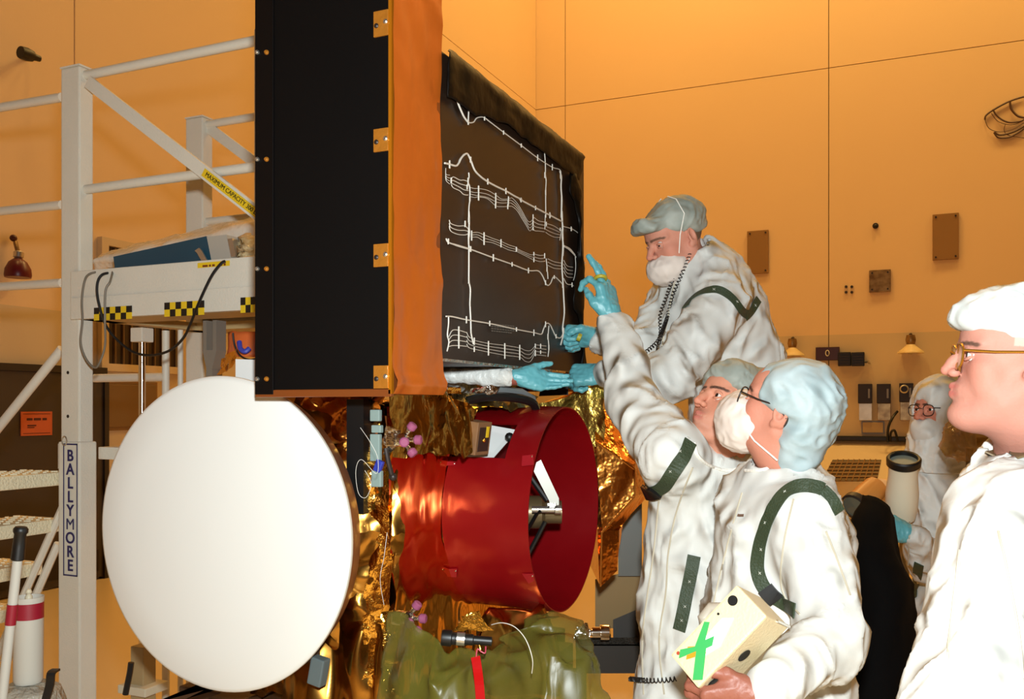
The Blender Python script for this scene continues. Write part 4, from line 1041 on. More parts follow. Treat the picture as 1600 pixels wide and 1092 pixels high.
# loose crumpled foil draped over the root of the drum
Vd = [[W(612, 716, 2.235), W(676, 716, 2.30), W(690, 618, 2.40), W(606, 616, 2.20)], [W(676, 716, 2.30), W(728, 712, 2.40), W(738, 645, 2.45), W(690, 618, 2.40)]]
foil('drum_root_foil', Vd, mat('dull_gold', (.42, .22, .04), .2, 1.0, bump=(14, .7, 4, .02), stretch=(1, 1, .4)), craft, .016, 11, 145, .009, True, st=(1, 1, .35))
foil('hanging_foil', [[W(600, 1150, 2.12), W(626, 1150, 2.12), W(612, 960, 2.16), W(594, 960, 2.14)]], M_gold, craft, .010, 20, 147, .014)
# ---- support stand under the craft
M_std = mat('stand_brown', '#4a3220', .5, .2)
stand = thing('support_stand', 'dark brown steel stand carrying the spacecraft', 'stand', (-1.4, 2.4, 0))
obj('top_beam', MB().aabb((-1.95, 2.02, .66), (-1.05, 2.14, .78), 0, .006), M_std, stand)
obj('top_beam', MB().aabb((-1.95, 2.82, .66), (-1.05, 2.94, .78), 0, .006), M_std, stand)
obj('side_beam', MB().aabb((-1.75, 1.75, .70), (-1.65, 3.05, .80), 0, .006), M_std, stand)
obj('side_beam', MB().aabb((-1.22, 1.9, .70), (-1.12, 3.05, .80), 0, .006), M_std, stand)
for x in (-1.7, -1.17):
    for y in (2.08, 2.88): obj('leg', MB().aabb((x-.05, y-.05, 0), (x+.05, y+.05, .70), 0, .006), M_std, stand)
a_, b_ = WY(240, 1088, 1.75), WY(505, 985, 1.9)
obj('diagonal_beam', MB().hexa([WY(235, 1100, 1.88), WY(500, 1030, 1.88), WY(500, 1030, 1.96), WY(235, 1100, 1.96), WY(290, 1092, 1.88), WY(500, 990, 1.88), WY(500, 990, 1.96), WY(290, 1092, 1.96)]), M_std, stand)
obj('grey_foot', MB().box(WY(498, 1048, 1.86), (.04, .03, .07), Matrix.Rotation(.2, 3, 'Y'), 0, .004), mat('foot_grey', '#566264', .5), stand)
# grey cabinet and dark base behind the drum
cb_ = thing('equipment_cart', 'grey equipment cart with a dark base behind the red cover', 'cart', W(970, 1040, 3.6))
z_c = 3.55
obj('cart_body', MB().hexa([W(930, 980, z_c), W(1014, 985, z_c), W(1014, 985, z_c+.5), W(930, 980, z_c+.5), W(930, 905, z_c), W(1014, 885, z_c), W(1014, 885, z_c+.5), W(930, 905, z_c+.5)]), mat('cart_tan', '#8f7448', .4), cb_)
obj('grey_column', MB().hexa([W(966, 900, z_c-.05), W(1003, 900, z_c-.05), W(1003, 900, z_c+.1), W(966, 900, z_c+.1), W(966, 780, z_c-.05), W(1003, 760, z_c-.05), W(1003, 760, z_c+.1), W(966, 780, z_c+.1)]), mat('column_grey', '#6a6c68', .4, .3), cb_)
obj('dark_panel', MB().hexa([W(958, 1008, z_c-.06), W(1012, 1005, z_c-.06), W(1012, 1005, z_c+.2), W(958, 1008, z_c+.2), W(958, 968, z_c-.06), W(1012, 945, z_c-.06), W(1012, 945, z_c+.2), W(958, 968, z_c+.2)]), mat('panel_charcoal', '#37322c', .5), cb_)
bse = [W(900, 1052, z_c-.3), W(1014, 1052, z_c-.3), W(1014, 1052, z_c+.5), W(900, 1052, z_c+.5)]
obj('dark_base', MB().hexa(bse+[p+UP*.10 for p in bse]), mat('base_black', '#24201c', .45), cb_)
obj('shelf_grate', MB().hexa([p+UP*.10+FWD*.02 for p in bse]+[p+UP*.125+FWD*.02 for p in bse]), mat('grate_dark', '#3a352e', .4, .5, bump=(200, 1.0)), cb_)
for k in (0, 1, 2, 3):
    p = bse[k]; obj('cart_leg', MB().aabb((p.x-.03, p.y-.03, 0), (p.x+.03, p.y+.03, p.z+.01)), M_dkmetal, cb_)
obj('chrome_fitting', MB().lathe([(.0, -.09), (.012, -.09), (.012, -.03), (.02, -.03), (.02, .0), (.028, .0), (.028, .03), (.02, .036), (.0, .036)], W(938, 988, 3.2), RIGHT, 20), M_chrome, cb_, True)
foil('clear_wrap', [[W(892, 1002, 3.15), W(918, 998, 3.15), W(920, 975, 3.15), W(898, 980, 3.15)]], M_silver, cb_, .01, 22, 141, .012)

# ---- yellow-green film, red streamer, black connector
M_yfilm = mat('olive_film', '#5e5a20', .33, alpha=.55, bump=(9, .9, 5, .03), vary=(5, .6, '#766a2c'), ridge=True, spec=.35, stretch=(1, 1, .4))
Zf = 2.05
rowsY = [[W(598, 968, 2.10), W(640, 985, 2.02), W(690, 1018, 2.0), W(740, 1030, 2.05), W(790, 1000, 2.2), W(830, 962, 2.3), W(868, 958, 2.32), W(905, 990, 2.3), W(925, 1040, 2.25)],
         [W(585, 1030, 2.06), W(640, 1040, 1.96), W(690, 1050, 1.95), W(740, 1062, 1.98), W(790, 1040, 2.1), W(830, 1005, 2.18), W(868, 1000, 2.2), W(908, 1030, 2.18), W(932, 1070, 2.15)],
         [W(575, 1100, 2.02), W(640, 1100, 1.92), W(690, 1100, 1.9), W(740, 1105, 1.92), W(790, 1090, 2.02), W(830, 1080, 2.1), W(868, 1080, 2.1), W(915, 1090, 2.1), W(945, 1110, 2.1)],
         [W(560, 1300, 2.0), W(640, 1300, 1.9), W(690, 1300, 1.88), W(740, 1300, 1.9), W(790, 1300, 2.0), W(830, 1300, 2.05), W(868, 1300, 2.05), W(915, 1300, 2.05), W(960, 1300, 2.05)]]
o = sheet('plastic_drape', rowsY, M_yfilm, None, .017, 151, 9, .0015, False, 7, (1.5, 1.5, .45))
tag(o, 'crumpled translucent olive yellow film draped below the red cover', 'plastic film')
o = sheet('brown_drape', [[W(745, 965, 2.45), W(790, 952, 2.5), W(850, 955, 2.55)], [W(745, 1010, 2.4), W(790, 1000, 2.45), W(860, 985, 2.5)], [W(740, 1100, 2.35), W(800, 1100, 2.4), W(880, 1100, 2.45)]], MATS['bronze_foil'], None, .012, 161, 6, .002, False, 9)
tag(o, 'dull bronze foil hanging under the red cover behind the film', 'foil')
o = foil('foil_scrap', [[W(705, 992, 2.15), W(765, 990, 2.15), W(745, 962, 2.15), W(722, 968, 2.15)]], M_gold, None, .012, 14, 171, .014)
tag(o, 'small crumpled gold foil scrap above the black connector', 'foil')
cn = thing('cable_connector', 'black cylindrical cable connector hanging under the red cover', 'connector', W(730, 998, 2.0))
a = W(690, 996, 2.0); d = (W(770, 1002, 2.0)-a).normalized()
obj('barrel', MB().lathe([(0, 0), (.017, 0), (.018, .004), (.018, .022), (.014, .024), (.014, .034), (.0125, .036), (.0125, .07), (.010, .072), (.010, .112), (0, .114)], a, d, 20), M_black, cn, True)
obj('collar', MB().lathe([(.0148, .034), (.0148, .052)], a, d, 20), M_steel, cn, True)
st = thing('red_streamer', 'bright red ribbon streamer hanging from the black connector', 'streamer', W(745, 1090, 1.95))
pts = [W(743, 1026, 1.94), W(746, 1045, 1.93), W(749, 1070, 1.93), W(751, 1100, 1.92), W(752, 1140, 1.92)]
obj('ribbon', MB().ribbon(smooth_path(pts, 4), [RIGHT+UP*(.25 if i < 4 else 0) for i in range(17)], .020, .002), mat('streamer_red', '#a00404', .7, spec=.1), st)
obj('string_loop', MB().tube(smooth_path([W(744, 1026, 1.94), W(746, 1014, 1.94), W(752, 1018, 1.94), W(758, 1020, 1.94), W(759, 1010, 1.95)], 5), .0015, 6), mat('string_pink', '#b03a50', .5), st, True)
o = tag(obj('white_string', MB().tube(smooth_path([W(768, 976, 2.05), W(785, 973, 2.02), W(805, 980, 2.0), W(822, 1000, 1.98), W(832, 1030, 1.97), W(831, 1052, 1.99)], 6), .001, 6), M_wire, None, True), 'thin white cord arching from the connector to the film', 'cord')
# ================================================================ people
from mathutils.bvhtree import BVHTree
M_suit = mat('suit_white', '#cbcac4', .62, bump=(13, .9, 6, .045), ridge=True)
M_glove = mat('glove_blue', '#5a9fa8', .42, bump=(45, .5, 4, .006), ridge=True)
M_capb = mat('cap_blue', '#a8b6b8', .6, bump=(14, .9, 5, .02), ridge=True, vary=(16, .55, '#82979a'))
M_capg = mat('cap_grey', '#9a9f96', .6, bump=(14, .9, 5, .015), ridge=True, vary=(12, .6, '#6c766f'))
M_capw = mat('cap_white', '#c6c9c6', .6, bump=(13, .9, 5, .018), ridge=True, vary=(12, .4, '#aebcbc'))
M_mask = mat('mask_white', '#d8cabf', .65, bump=(20, .8, 5, .012), ridge=True, vary=(14, .35, '#cfc0b4'))
M_strap = mat('strap_green', '#2f3b26', .6, bump=(200, .3))
M_cuffw = mat('undershirt', '#e8e4da', .7, bump=(150, .3))
M_eye = mat('eye_white', '#d9d0c8', .2); M_iris = mat('iris_dark', '#2a1c14', .15)
M_line = mat('seam_beige', '#b7ad98', .7)  # beige of the raised zip and seam lines
CR = np.array(CAMROT)

def frame(origin, fwd, up=(0, 0, 1), roll=0.0):
    y = (RIGHT*fwd[0]+FWD*fwd[1]+UP*fwd[2]).normalized()
    x = y.cross(Vector(up)).normalized(); z = x.cross(y)
    R = Matrix((x, y, z)).transposed()
    if roll: R = R@Matrix.Rotation(math.radians(roll), 3, 'Y')
    M = R.to_4x4(); M.translation = origin
    return M
def xf(M, V):
    M = np.array(M); return V@M[:3, :3].T+M[:3, 3]
def inv(M, p): return tuple(M.inverted()@Vector(p))

def mesh_sdf(name, s, m, parent, M=None, relax=1, smooth=True, disp=None, colfn=None):
    V, F = s.mesh(relax)
    if disp is not None:
        N = vnormals(V, F); V = V+N*disp(V, N)[:, None]
    V0 = V
    if M is not None: V = xf(M, V)
    o = meshobj(name, V, F, m, parent, smooth)
    if colfn is not None: setcol(o, 'tint', colfn(V0))
    o['_n'] = 0; del o['_n']
    return o
def bvh_of(o):
    me = o.data
    return BVHTree.FromPolygons([v.co for v in me.vertices], [p.vertices[:] for p in me.polygons])
def hit(b, px, py, off=.003):
    o_ = Vector((0, 0, CAMZ)); d = (W(px, py, 1)-o_).normalized()
    r = b.ray_cast(o_, d)
    if r[0] is None: return None, None
    n = r[1] if r[1].dot(d) < 0 else -r[1]
    return r[0]+n*off, n
def strap(name, b, pts, width, m, parent, t=.003, off=.004, n=6, dens=6):
    P, Wd, N = [], [], []
    pts = smooth_path([Vector((x, y, 0)) for x, y in pts], dens)
    for p in pts:
        q, nn = hit(b, p.x, p.y, off)
        if q is not None: P.append(q); N.append(nn)
    if len(P) < 3: return None
    for _ in range(2):
        P = [P[0]]+[(P[i-1]+P[i]*2+P[i+1])/4 for i in range(1, len(P)-1)]+[P[-1]]
    out = []
    for i in range(len(P)):
        nn = sum((N[j] for j in range(max(0, i-3), min(len(P), i+4))), Vector())
        tan = (P[min(i+1, len(P)-1)]-P[max(i-1, 0)]).normalized()
        out.append(tan.cross(nn).normalized())
    for i in range(1, len(out)):
        if out[i].dot(out[i-1]) < 0: out[i] = -out[i]
    return obj(name, MB().ribbon(P, out, width, t), m, parent)
def stitch(b, pts, parent, size=5.0):
    m = mat('stitch_white', '#c8c8bc', .7)
    for x, y in pts:
        c, n = hit(b, x, y, .0075)
        if c is None: continue
        u = n.orthogonal().normalized(); w = n.cross(u); r = size/1400*(c-Vector((0, 0, CAMZ))).length/2
        obj('stitch', MB().tube([c-u*r, c+u*r], .0006, 4).tube([c-w*r, c+w*r], .0006, 4), m, parent)
def line(name, b, pts, r, m, parent, off=.001, dens=6):
    P = []
    for p in smooth_path([Vector((x, y, 0)) for x, y in pts], dens):
        q, _ = hit(b, p.x, p.y, off)
        if q is not None: P.append(q)
    if len(P) < 2: return None
    return obj(name, MB().tube(P, r, 6), m, parent, True)
def folds(seed, amp, sc=7.0, st=(1, 1, .7)):
    st = np.array(st)
    def f(V, N):
        q = V*sc*st; wv = np.stack([vnoise(q*.8+i*5, seed+i) for i in range(3)], 1)
        a = ridged(q+wv*1.1, seed+4); b_ = ridged(q*2.2+wv*1.6, seed+5); c = ridged(q*4.1+wv*2, seed+6)
        return amp*(1.3*np.maximum(a, 0)**2.2-.35*np.maximum(-a, 0)+.75*np.maximum(b_, 0)**2+.3*c-.45)
    return f
def suit(parent, build, lo, hi, seed, amp=.014, h=.0088, sc=7.0, name='coverall', m=None):
    s = Sdf(lo, hi, h); build(s)
    return mesh_sdf(name, s, m or M_suit, parent, None, 1, True, folds(seed, amp, sc))
def floorpt(p, z): return (p[0], p[1], z)
def legs(s, hipL, hipR, zk=.48, z0=.05, r=(.105, .085, .075), toe=None):
    for h in (hipL, hipR):
        h = Vector(h)
        s.cap(h, (h.x, h.y, zk), r[0], r[1], .03); s.cap((h.x, h.y, zk), (h.x, h.y, z0+.05), r[1], r[2], .03)
        t = toe or (-RIGHT)
        a = Vector((h.x, h.y, .05)); s.cap(a, a+t*.15, .05, .045, .02)

# ---------------------------------------------------------------- head
def head(parent, M, skin, hair, brow, seed=0, h=.0027, nose=1.0, jaw=1.0, neck_to=None, lids=.0, torso=None, stubble=None, chin2=0.0, mouth=True):
    s = Sdf((-.12, -.16, -.30), (.12, .15, .15), h)
    s.ell((0, -.014, .034), (.0745, .096, .086), k=.02)
    s.ell((0, .026, -.030), (.0610, .062, .088), k=.03)
    s.ell((0, .052, .040), (.052, .040, .042), k=.03)                      # forehead
    for x in (-1, 1):
        s.cap((x*.055, -.012, -.050), (x*.040, .020, -.080), .020, .022, .025)
        s.cap((x*.040, .020, -.082), (x*.012, .068, -.102*jaw), .022, .019, .022)
        s.ell((x*.042, .056, -.024), (.022, .022, .019), k=.022)          # cheekbone
        s.ell((x*.040, .048, -.052), (.022, .026, .026), k=.02)
        s.cap((x*.050, .066, .019), (x*.014, .085, .017), .0095, .0105, .012)   # brow ridge
    s.ell((0, .082, -.101*jaw), (.022, .019, .018), k=.018)
    if chin2: s.ell((0, .035, -.108), (.045, .05, .03), k=.03)
    s.ell((0, .074, -.064), (.034, .024, .024), k=.016)                   # mouth mound
    for x in (-1, 1): s.ell((x*.0315, .0925, -.0005), (.0180, .0150, .0125), k=.008, op='-')
    s.cap((0, .086, .012), (0, .104*1, -.014), .0085, .0095, .010)
    s.cap((0, .101, -.012), (0, .099+.014*nose, -.029), .0085, .0098*nose, .008)
    for x in (-1, 1): s.ell((x*.0115*nose, .101, -.0335), (.0085, .0105, .0080), k=.005)
    for x in (-1, 1): s.ell((x*.006, .108, -.0415), (.0042, .006, .0035), k=.002, op='-')
    if mouth:
        s.cap((-.019, .088, -.0605), (0, .0985, -.0575), .0050, .0062, .006); s.cap((.019, .088, -.0605), (0, .0985, -.0575), .0050, .0062, .006)
        s.cap((-.017, .087, -.0700), (0, .0960, -.0715), .0055, .0075, .006); s.cap((.017, .087, -.0700), (0, .0960, -.0715), .0055, .0075, .006)
        s.cap((-.022, .088, -.0650), (0, .1010, -.0645), .0016, .0020, .002, '-'); s.cap((.022, .088, -.0650), (0, .1010, -.0645), .0016, .0020, .002, '-')
    ez = .0045
    for x in (-1, 1):                                                     # lids round the eye
        for k in range(6):
            a0, a1 = -1.15+k*.383, -1.15+(k+1)*.383
            f = lambda a, zz: (x*.0315+.0138*math.sin(a), .0755+.0125*math.cos(a)*.98, zz*math.cos(a)*1.0)
            s.cap(f(a0, .0088-lids*.008), f(a1, .0088-lids*.008), .0032, .0032, .003)
            s.cap(f(a0, -.0086), f(a1, -.0086), .0026, .0026, .003)
        # ear
        R = Matrix.Rotation(math.radians(-x*18), 3, 'Z')@Matrix.Rotation(math.radians(-12), 3, 'X')
        s.ell((x*.0775, -.016, -.006), (.0085, .0190, .0310), R=np.array(R), k=.006)
        s.ell((x*.0840, -.012, .000), (.0070, .0110, .0190), R=np.array(R), k=.004, op='-')
        s.ell((x*.0760, -.006, -.030), (.0070, .0090, .0100), k=.006)
        s.ell((x*.0800, -.004, -.008), (.0040, .0050, .0070), k=.004)
    nb = inv(M, neck_to) if neck_to is not None else (0, -.05, -.2)
    s.cap((0, -.020, -.050), (0, -.026, -.095), .056, .056, .03)
    nv = np.array(nb); n0 = np.array((0, -.026, -.095)); L_ = np.linalg.norm(nv-n0)
    s.cap(n0, n0+(nv-n0)*min(1, .2/L_), .056, .060, .03)
    def cf(V):
        n = len(V); base = np.array(lin(skin)); C = np.tile(base, (n, 1))
        def blend(C, col, w): return C*(1-w[:, None])+np.array(lin(col))[None]*w[:, None]
        def g(c, r): return np.clip(1.3-np.sqrt((((V-np.array(c))/np.array(r))**2).sum(1)), 0, 1)
        red = np.maximum.reduce([g((.045, .06, -.03), (.03, .03, .03)), g((-.045, .06, -.03), (.03, .03, .03)), g((0, .115, -.03), (.02, .03, .02))])
        C = blend(C, '#c4705a', red*.35)
        C = blend(C, skin, np.zeros(n))
        if stubble: C = blend(C, stubble, np.maximum(g((0, .075, -.085), (.05, .05, .045)), .8*g((.0, .03, -.09), (.075, .07, .035)))*.35)
        lip = np.maximum(g((0, .098, -.0585), (.022, .02, .006)), g((0, .096, -.071), (.020, .02, .007)))
        C = blend(C, '#a8524a', np.clip(lip*1.4, 0, 1)*.7)
        for x in (-1, 1):
            for k in range(5):
                c = (x*(.013+.0095*k), .0935-.0035*k-.0012*k*k*.5, .0185+.0022*k-.0006*k*k)
                C = blend(C, brow, np.clip(g(c, (.0075, .014, .0042))*2.2, 0, 1)*.85)
        hr = np.clip((V[:, 2]-.055+(.05-V[:, 1])*.35-.03)/.008, 0, 1)
        side = ((V[:, 1] < .015) & (V[:, 2] > -.035-(V[:, 1]+.02)*.3) & (V[:, 1] < -.03)) | ((V[:, 1] < .02) & (V[:, 2] > .02) & (np.abs(V[:, 0]) < .08))
        hr = np.maximum(hr, side*1.0)
        hr = hr*(np.abs(V[:, 0]) < .0785)
        return blend(C, hair, hr)
    m = mat('skin_%s' % skin.strip('#'), skin, .62, attr='tint', bump=(160, .2, 4, .003), sss=.12, spec=.3)
    o = mesh_sdf('body', s, m, parent, M, 1, True, None, cf)
    for x in (-1, 1):
        c = Vector((x*.0315, .0755, 0))
        e = obj('eye', MB().ball(M@c, .0122, 0, 18), M_eye, o, True)
        gz = (M.to_3x3()@Vector((0, 1, 0))).normalized()
        obj('iris', MB().lathe([(0, .0126), (.003, .0125), (.0058, .0115), (.0060, .0108)], M@c, gz, 16), M_iris, e, True)
    return o
def cap(parent, M, m, prims, cuts, seed, amp=.006, name='hair_cap', sc=22, h=.005, hole=None):
    s = Sdf((-.18, -.22, -.16), (.18, .22, .22), h)
    for c, r in prims: s.ell(c, r, k=.025)
    for c, n in cuts: s.half(c, n, .01)
    def d(V, N):
        q = V*sc; wv = np.stack([vnoise(q*.5+i*5, seed+i) for i in range(3)], 1)
        return amp*(ridged(q+wv, seed)*.7+.5*ridged(q*2.1+wv*2, seed+3))
    return mesh_sdf(name, s, m, parent, M, 1, True, d)
def glasses(parent, M, m, mlens=None, w=.026, hh=.019, r=.0018):
    g = None
    for x in (-1, 1):
        P = []
        for k in range(21):
            a = 2*math.pi*k/20; cx, sx = math.cos(a), math.sin(a)
            ex = 2.6
            P.append(M@Vector((x*.0335+w*math.copysign(abs(cx)**(2/ex), cx), .101-.004*abs(cx), -.004+hh*math.copysign(abs(sx)**(2/ex), sx))))
        if g is None: g = obj('glasses', MB().tube(P, r, 6), m, parent, True)
        else: obj('rim', MB().tube(P, r, 6), m, g, True)
        if mlens: obj('lens', MB().slab(P[:-1], .001), mlens, g)
        obj('temple_arm', MB().tube([M@Vector((x*.0600, .097, .006)), M@Vector((x*.0735, .05, .006)), M@Vector((x*.0800, -.005, .010)), M@Vector((x*.0790, -.03, -.01))], r*1.1, 6), m, g, True)
    obj('bridge', MB().tube([M@Vector((-.010, .104, .002)), M@Vector((0, .108, .005)), M@Vector((.010, .104, .002))], r, 6), m, g, True)
    return g
# ---------------------------------------------------------------- hand
FIN = [(.030, .088, (.043, .026, .021), .0092), (.0095, .094, (.047, .030, .022), .0094), (-.0115, .090, (.043, .028, .021), .0090), (-.030, .080, (.034, .021, .019), .0080)]
def hand(name, parent, origin, ydir, zdir, side, curls, thumb, m, spread=0.0, scale=1.0, cuff=.0, h=.0026, spreads=None, wl=.05):
    y = Vector(ydir).normalized(); z = Vector(zdir); z = (z-y*z.dot(y)).normalized(); x = y.cross(z)
    M = Matrix((x, y, z)).transposed()*scale; M = M.to_4x4(); M.translation = Vector(origin)
    s = Sdf((-.10, -.07, -.12), (.10, .22, .07), h)
    for i, (bx, by, ln, r) in enumerate(FIN):
        s.cap((side*bx*.62, .012, -.002), (side*bx, by, 0), .0165, .0125, .014)
    s.ell((0, .048, -.004), (.038, .045, .0155), k=.012)
    s.ell((side*.026, .036, -.012), (.019, .030, .015), k=.012)
    s.cap((0, .015, 0), (0, -wl, 0), .0265, .027, .015)
    for i, (bx, by, ln, r) in enumerate(FIN):
        p = Vector((side*bx, by, 0)); a = 0
        sp = spreads[i] if spreads else spread*(1.5-i)
        for j in range(3):
            a += math.radians(curls[i][j])
            d = Vector((side*math.sin(math.radians(sp))*math.cos(a), math.cos(a)*math.cos(math.radians(sp)), -math.sin(a)))
            q = p+d*ln[j]
            s.cap(p, q, r*(1-.06*j), r*(1-.06*(j+1)), .004 if j else .007); p = q
    P = [Vector((side*a, b, c)) for a, b, c in thumb]
    s.cap(P[0], P[1], .0155, .0125, .010); s.cap(P[1], P[2], .0118, .0105, .005); s.cap(P[2], P[3], .0105, .0085, .004)
    def d(V, N): return .0012*ridged(V*60, 5)+.0008*ridged(V*np.array([90, 30, 90]), 6)
    o = mesh_sdf(name, s, m, parent, M, 1, True, d)
    return o, M
FIST = [(75, 95, 60)]*4
FTH = [(.024, .020, -.010), (.046, .050, -.022), (.038, .076, -.038), (.014, .088, -.046)]
def cord(name, pts, r, pitch, wr, m, parent):
    P = smooth_path(pts, 24); out = []; dist = 0
    for i in range(len(P)-1):
        seg = P[i+1]-P[i]; L_ = seg.length; k = max(1, int(L_/pitch*9))
        t = seg.normalized(); a = t.orthogonal().normalized() if i == 0 else (a-t*a.dot(t)).normalized(); b = t.cross(a)
        for j in range(k):
            ph = 2*math.pi*(dist+L_*j/k)/pitch
            out.append(P[i]+seg*(j/k)+(a*math.cos(ph)+b*math.sin(ph))*r)
        dist += L_
    return obj(name, MB().tube(out, wr, 5), m, parent, True)
# ---------------------------------------------------------------- worker with the raised arm
def bbox(pts, pad=.25, z0=-.02):
    a = np.array([tuple(p) for p in pts]); lo = a.min(0)-pad; hi = a.max(0)+pad; lo[2] = z0
    return lo, hi
A_ = thing('person', 'person in white coverall and pale cap, reaching up with one blue glove, face bare', 'person', floorpt(W(1105, 900, 2.45), 0))
aS, aE, aW = W(1047, 712, 2.34), W(994, 632, 2.56), W(957, 505, 2.70)
bS, bE, bW = W(1195, 765, 2.58), W(1205, 930, 2.58), W(1190, 1050, 2.45)
hl, hr_ = W(1058, 1120, 2.42), W(1140, 1120, 2.50)
def bA(s):
    s.ell(W(1112, 815, 2.46), (.180, .13, .22), CR, .06)
    s.cap(W(1060, 735, 2.41), W(1175, 740, 2.54), .085, .085, .06)
    s.cap(W(1128, 725, 2.46), W(1138, 705, 2.44), .072, .066, .05)
    s.ell(W(1103, 955, 2.46), (.180, .14, .27), CR, .08)
    s.ell(W(1098, 1090, 2.46), (.185, .15, .18), CR, .06)
    s.chain([aS, aE], [.088, .068], .05); s.chain([aE, aW], [.068, .044], .04)
    s.chain([bS, bE, bW], [.08, .065, .045], .04)
    legs(s, hl, hr_)
    s.cap(W(1138, 706, 2.44), W(1142, 680, 2.43), .060, .06, .012, '-')
cA = suit(A_, bA, *bbox([aS, aE, aW, bS, bE, bW, hl, hr_, W(1200, 600, 2.6)]), seed=11, amp=.0105)
MA = frame(W(1143, 640, 2.42), (-.82, -.42, .46), roll=0)
hA = head(A_, MA, '#c98a70', '#231a14', '#1c1410', neck_to=W(1135, 740, 2.47), stubble='#8a6a5c', nose=1.05, jaw=1.05)
cap(A_, MA, M_capg, [((0, -.014, .050), (.092, .120, .088)), ((0, -.08, .03), (.08, .07, .07))], [((0, .055, .033), (0, .55, -.83)), ((0, -.06, -.035), (0, -.1, -1))], 3, .006)
yA = (-RIGHT*.22+UP*.96+FWD*.15)
hand('glove', A_, aW+UP*.022-RIGHT*.002, -RIGHT*.20+UP*.97+FWD*.12, RIGHT*.75-FWD*.66+UP*.2, -1, [(38, 62, 35), (6, 8, 6), (10, 10, 8), (22, 25, 15)], [(.024, .018, -.010), (.046, .044, -.020), (.044, .072, -.034), (.034, .094, -.046)], M_glove, spreads=[4, 7, -4, -14], scale=1.02)
ring = [aW+UP*.135-RIGHT*.036+(RIGHT*.016*math.cos(a)+UP*.005*math.sin(a)-FWD*.020*math.sin(a)) for a in [i*math.pi/8 for i in range(17)]]
obj('yellow_band', MB().tube(ring, .0055, 8), mat('tape_olive', '#a59a2a', .5), A_, True)
bv = bvh_of(cA)
strap('harness_strap', bv, [(1078, 690), (1068, 712), (1052, 738), (1036, 760), (1018, 768), (1007, 765)], .036, M_strap, A_)
bk = strap('buckle', bv, [(1026, 766), (1016, 769), (1007, 767)], .040, M_black, A_, .008, .008)
strap('harness_strap', bv, [(1085, 868), (1078, 905), (1070, 945), (1062, 985)], .034, M_strap, A_)
for pts in ([(1082, 730), (1060, 790), (1045, 860), (1040, 930), (1030, 1000), (1038, 1085)], [(1030, 780), (1022, 860), (1012, 930), (1004, 1000), (1006, 1085)]):
    line('zip_seam', bv, pts, .0025, M_line, A_)
line('collar_seam', bv, [(1084, 692), (1090, 712), (1110, 728), (1140, 735), (1165, 728)], .005, M_cuffw, A_)
stitch(bv, [(1074, 685), (1062, 705), (1048, 735), (1078, 908), (1071, 947), (1066, 968)], A_)
cordm = mat('cord_black', '#15110f', .45)
P = [hit(bv, x, y, .012)[0] for x, y in ((991, 1062), (1005, 1064), (1022, 1063), (1040, 1061), (1058, 1060))]
cord('coil_cord', [p for p in P if p], .006, .011, .0017, cordm, A_)
shoe = mat('boot_white', '#cfcabd', .6)

# ---------------------------------------------------------------- worker holding the beige box
B_ = thing('person', 'person in white coverall with puffy blue cap, glasses and cone mask, holding a beige box', 'person', floorpt(W(1220, 900, 2.12), 0))
aS, aE, aW = W(1258, 815, 1.99), W(1297, 1000, 1.85), W(1206, 1078, 1.68)
bS, bE, bW = W(1170, 800, 2.24), W(1150, 960, 2.2), W(1130, 1030, 2.0)
hl, hr_ = W(1190, 1150, 2.15), W(1250, 1150, 2.05)
def bB(s):
    s.ell(W(1222, 865, 2.13), (.155, .16, .22), CR, .06)
    s.cap(W(1185, 785, 2.2), W(1248, 790, 2.06), .085, .080, .06)
    s.cap(W(1222, 750, 2.13), W(1222, 726, 2.11), .078, .068, .05)
    s.ell(W(1215, 1010, 2.13), (.165, .15, .25), CR, .08)
    s.ell(W(1215, 1110, 2.12), (.18, .16, .18), CR, .06)
    s.chain([aS, aE], [.080, .066], .05); s.chain([aE, aW], [.066, .040], .03)
    s.chain([bS, bE, bW], [.075, .06, .045], .04)
    legs(s, hl, hr_)
    s.cap(W(1220, 728, 2.11), W(1218, 690, 2.09), .062, .062, .012, '-')
cB = suit(B_, bB, *bbox([aS, aE, aW, bS, bE, bW, hl, hr_, W(1230, 600, 2.1)]), seed=21, amp=.0105)
MB_ = frame(W(1229, 640, 2.08), (-.76, .52, .38))
head(B_, MB_, '#c0806a', '#3a2c24', '#2a1c14', neck_to=W(1225, 740, 2.14), jaw=1.0, mouth=True)
cap(B_, MB_, M_capb, [((0, -.018, .044), (.088, .098, .080)), ((0, -.062, -.025), (.080, .058, .090)), ((0, -.062, -.09), (.055, .045, .05))], [((0, .046, 0), (0, .84, -.55))], 5, .008, sc=18)
s = Sdf((-.10, -.02, -.18), (.10, .20, .05), .004)
s.ell((0, .092, -.055), (.060, .060, .058), k=.02); s.ell((0, .055, -.068), (.070, .050, .050), k=.03); s.ell((0, .085, -.100), (.05, .045, .038), k=.03); s.cap((0, .10, -.03), (0, .12, -.06), .03, .03, .02)
mesh_sdf('face_mask', s, M_mask, B_, MB_, 1, True, lambda V, N: .003*ridged(V*28, 3)+.002*ridged(V*60, 4))
for x in (-1, 1):
    obj('elastic', MB().tube([MB_@Vector((x*.050, .075, -.060)), MB_@Vector((x*.074, .02, -.085)), MB_@Vector((x*.072, -.045, -.105))], .002, 6), M_cuffw, B_, True)
glasses(B_, MB_, M_dkmetal, None, .026, .020, .0018)
bv = bvh_of(cB)
strap('harness_strap', bv, [(1285, 765), (1268, 760), (1248, 760), (1228, 770), (1212, 790), (1200, 815), (1190, 845), (1184, 880), (1188, 905), (1200, 925), (1222, 940), (1244, 955)], .032, M_strap, B_)
strap('buckle', bv, [(1196, 918), (1206, 930), (1216, 938)], .036, M_black, B_, .008, .008)
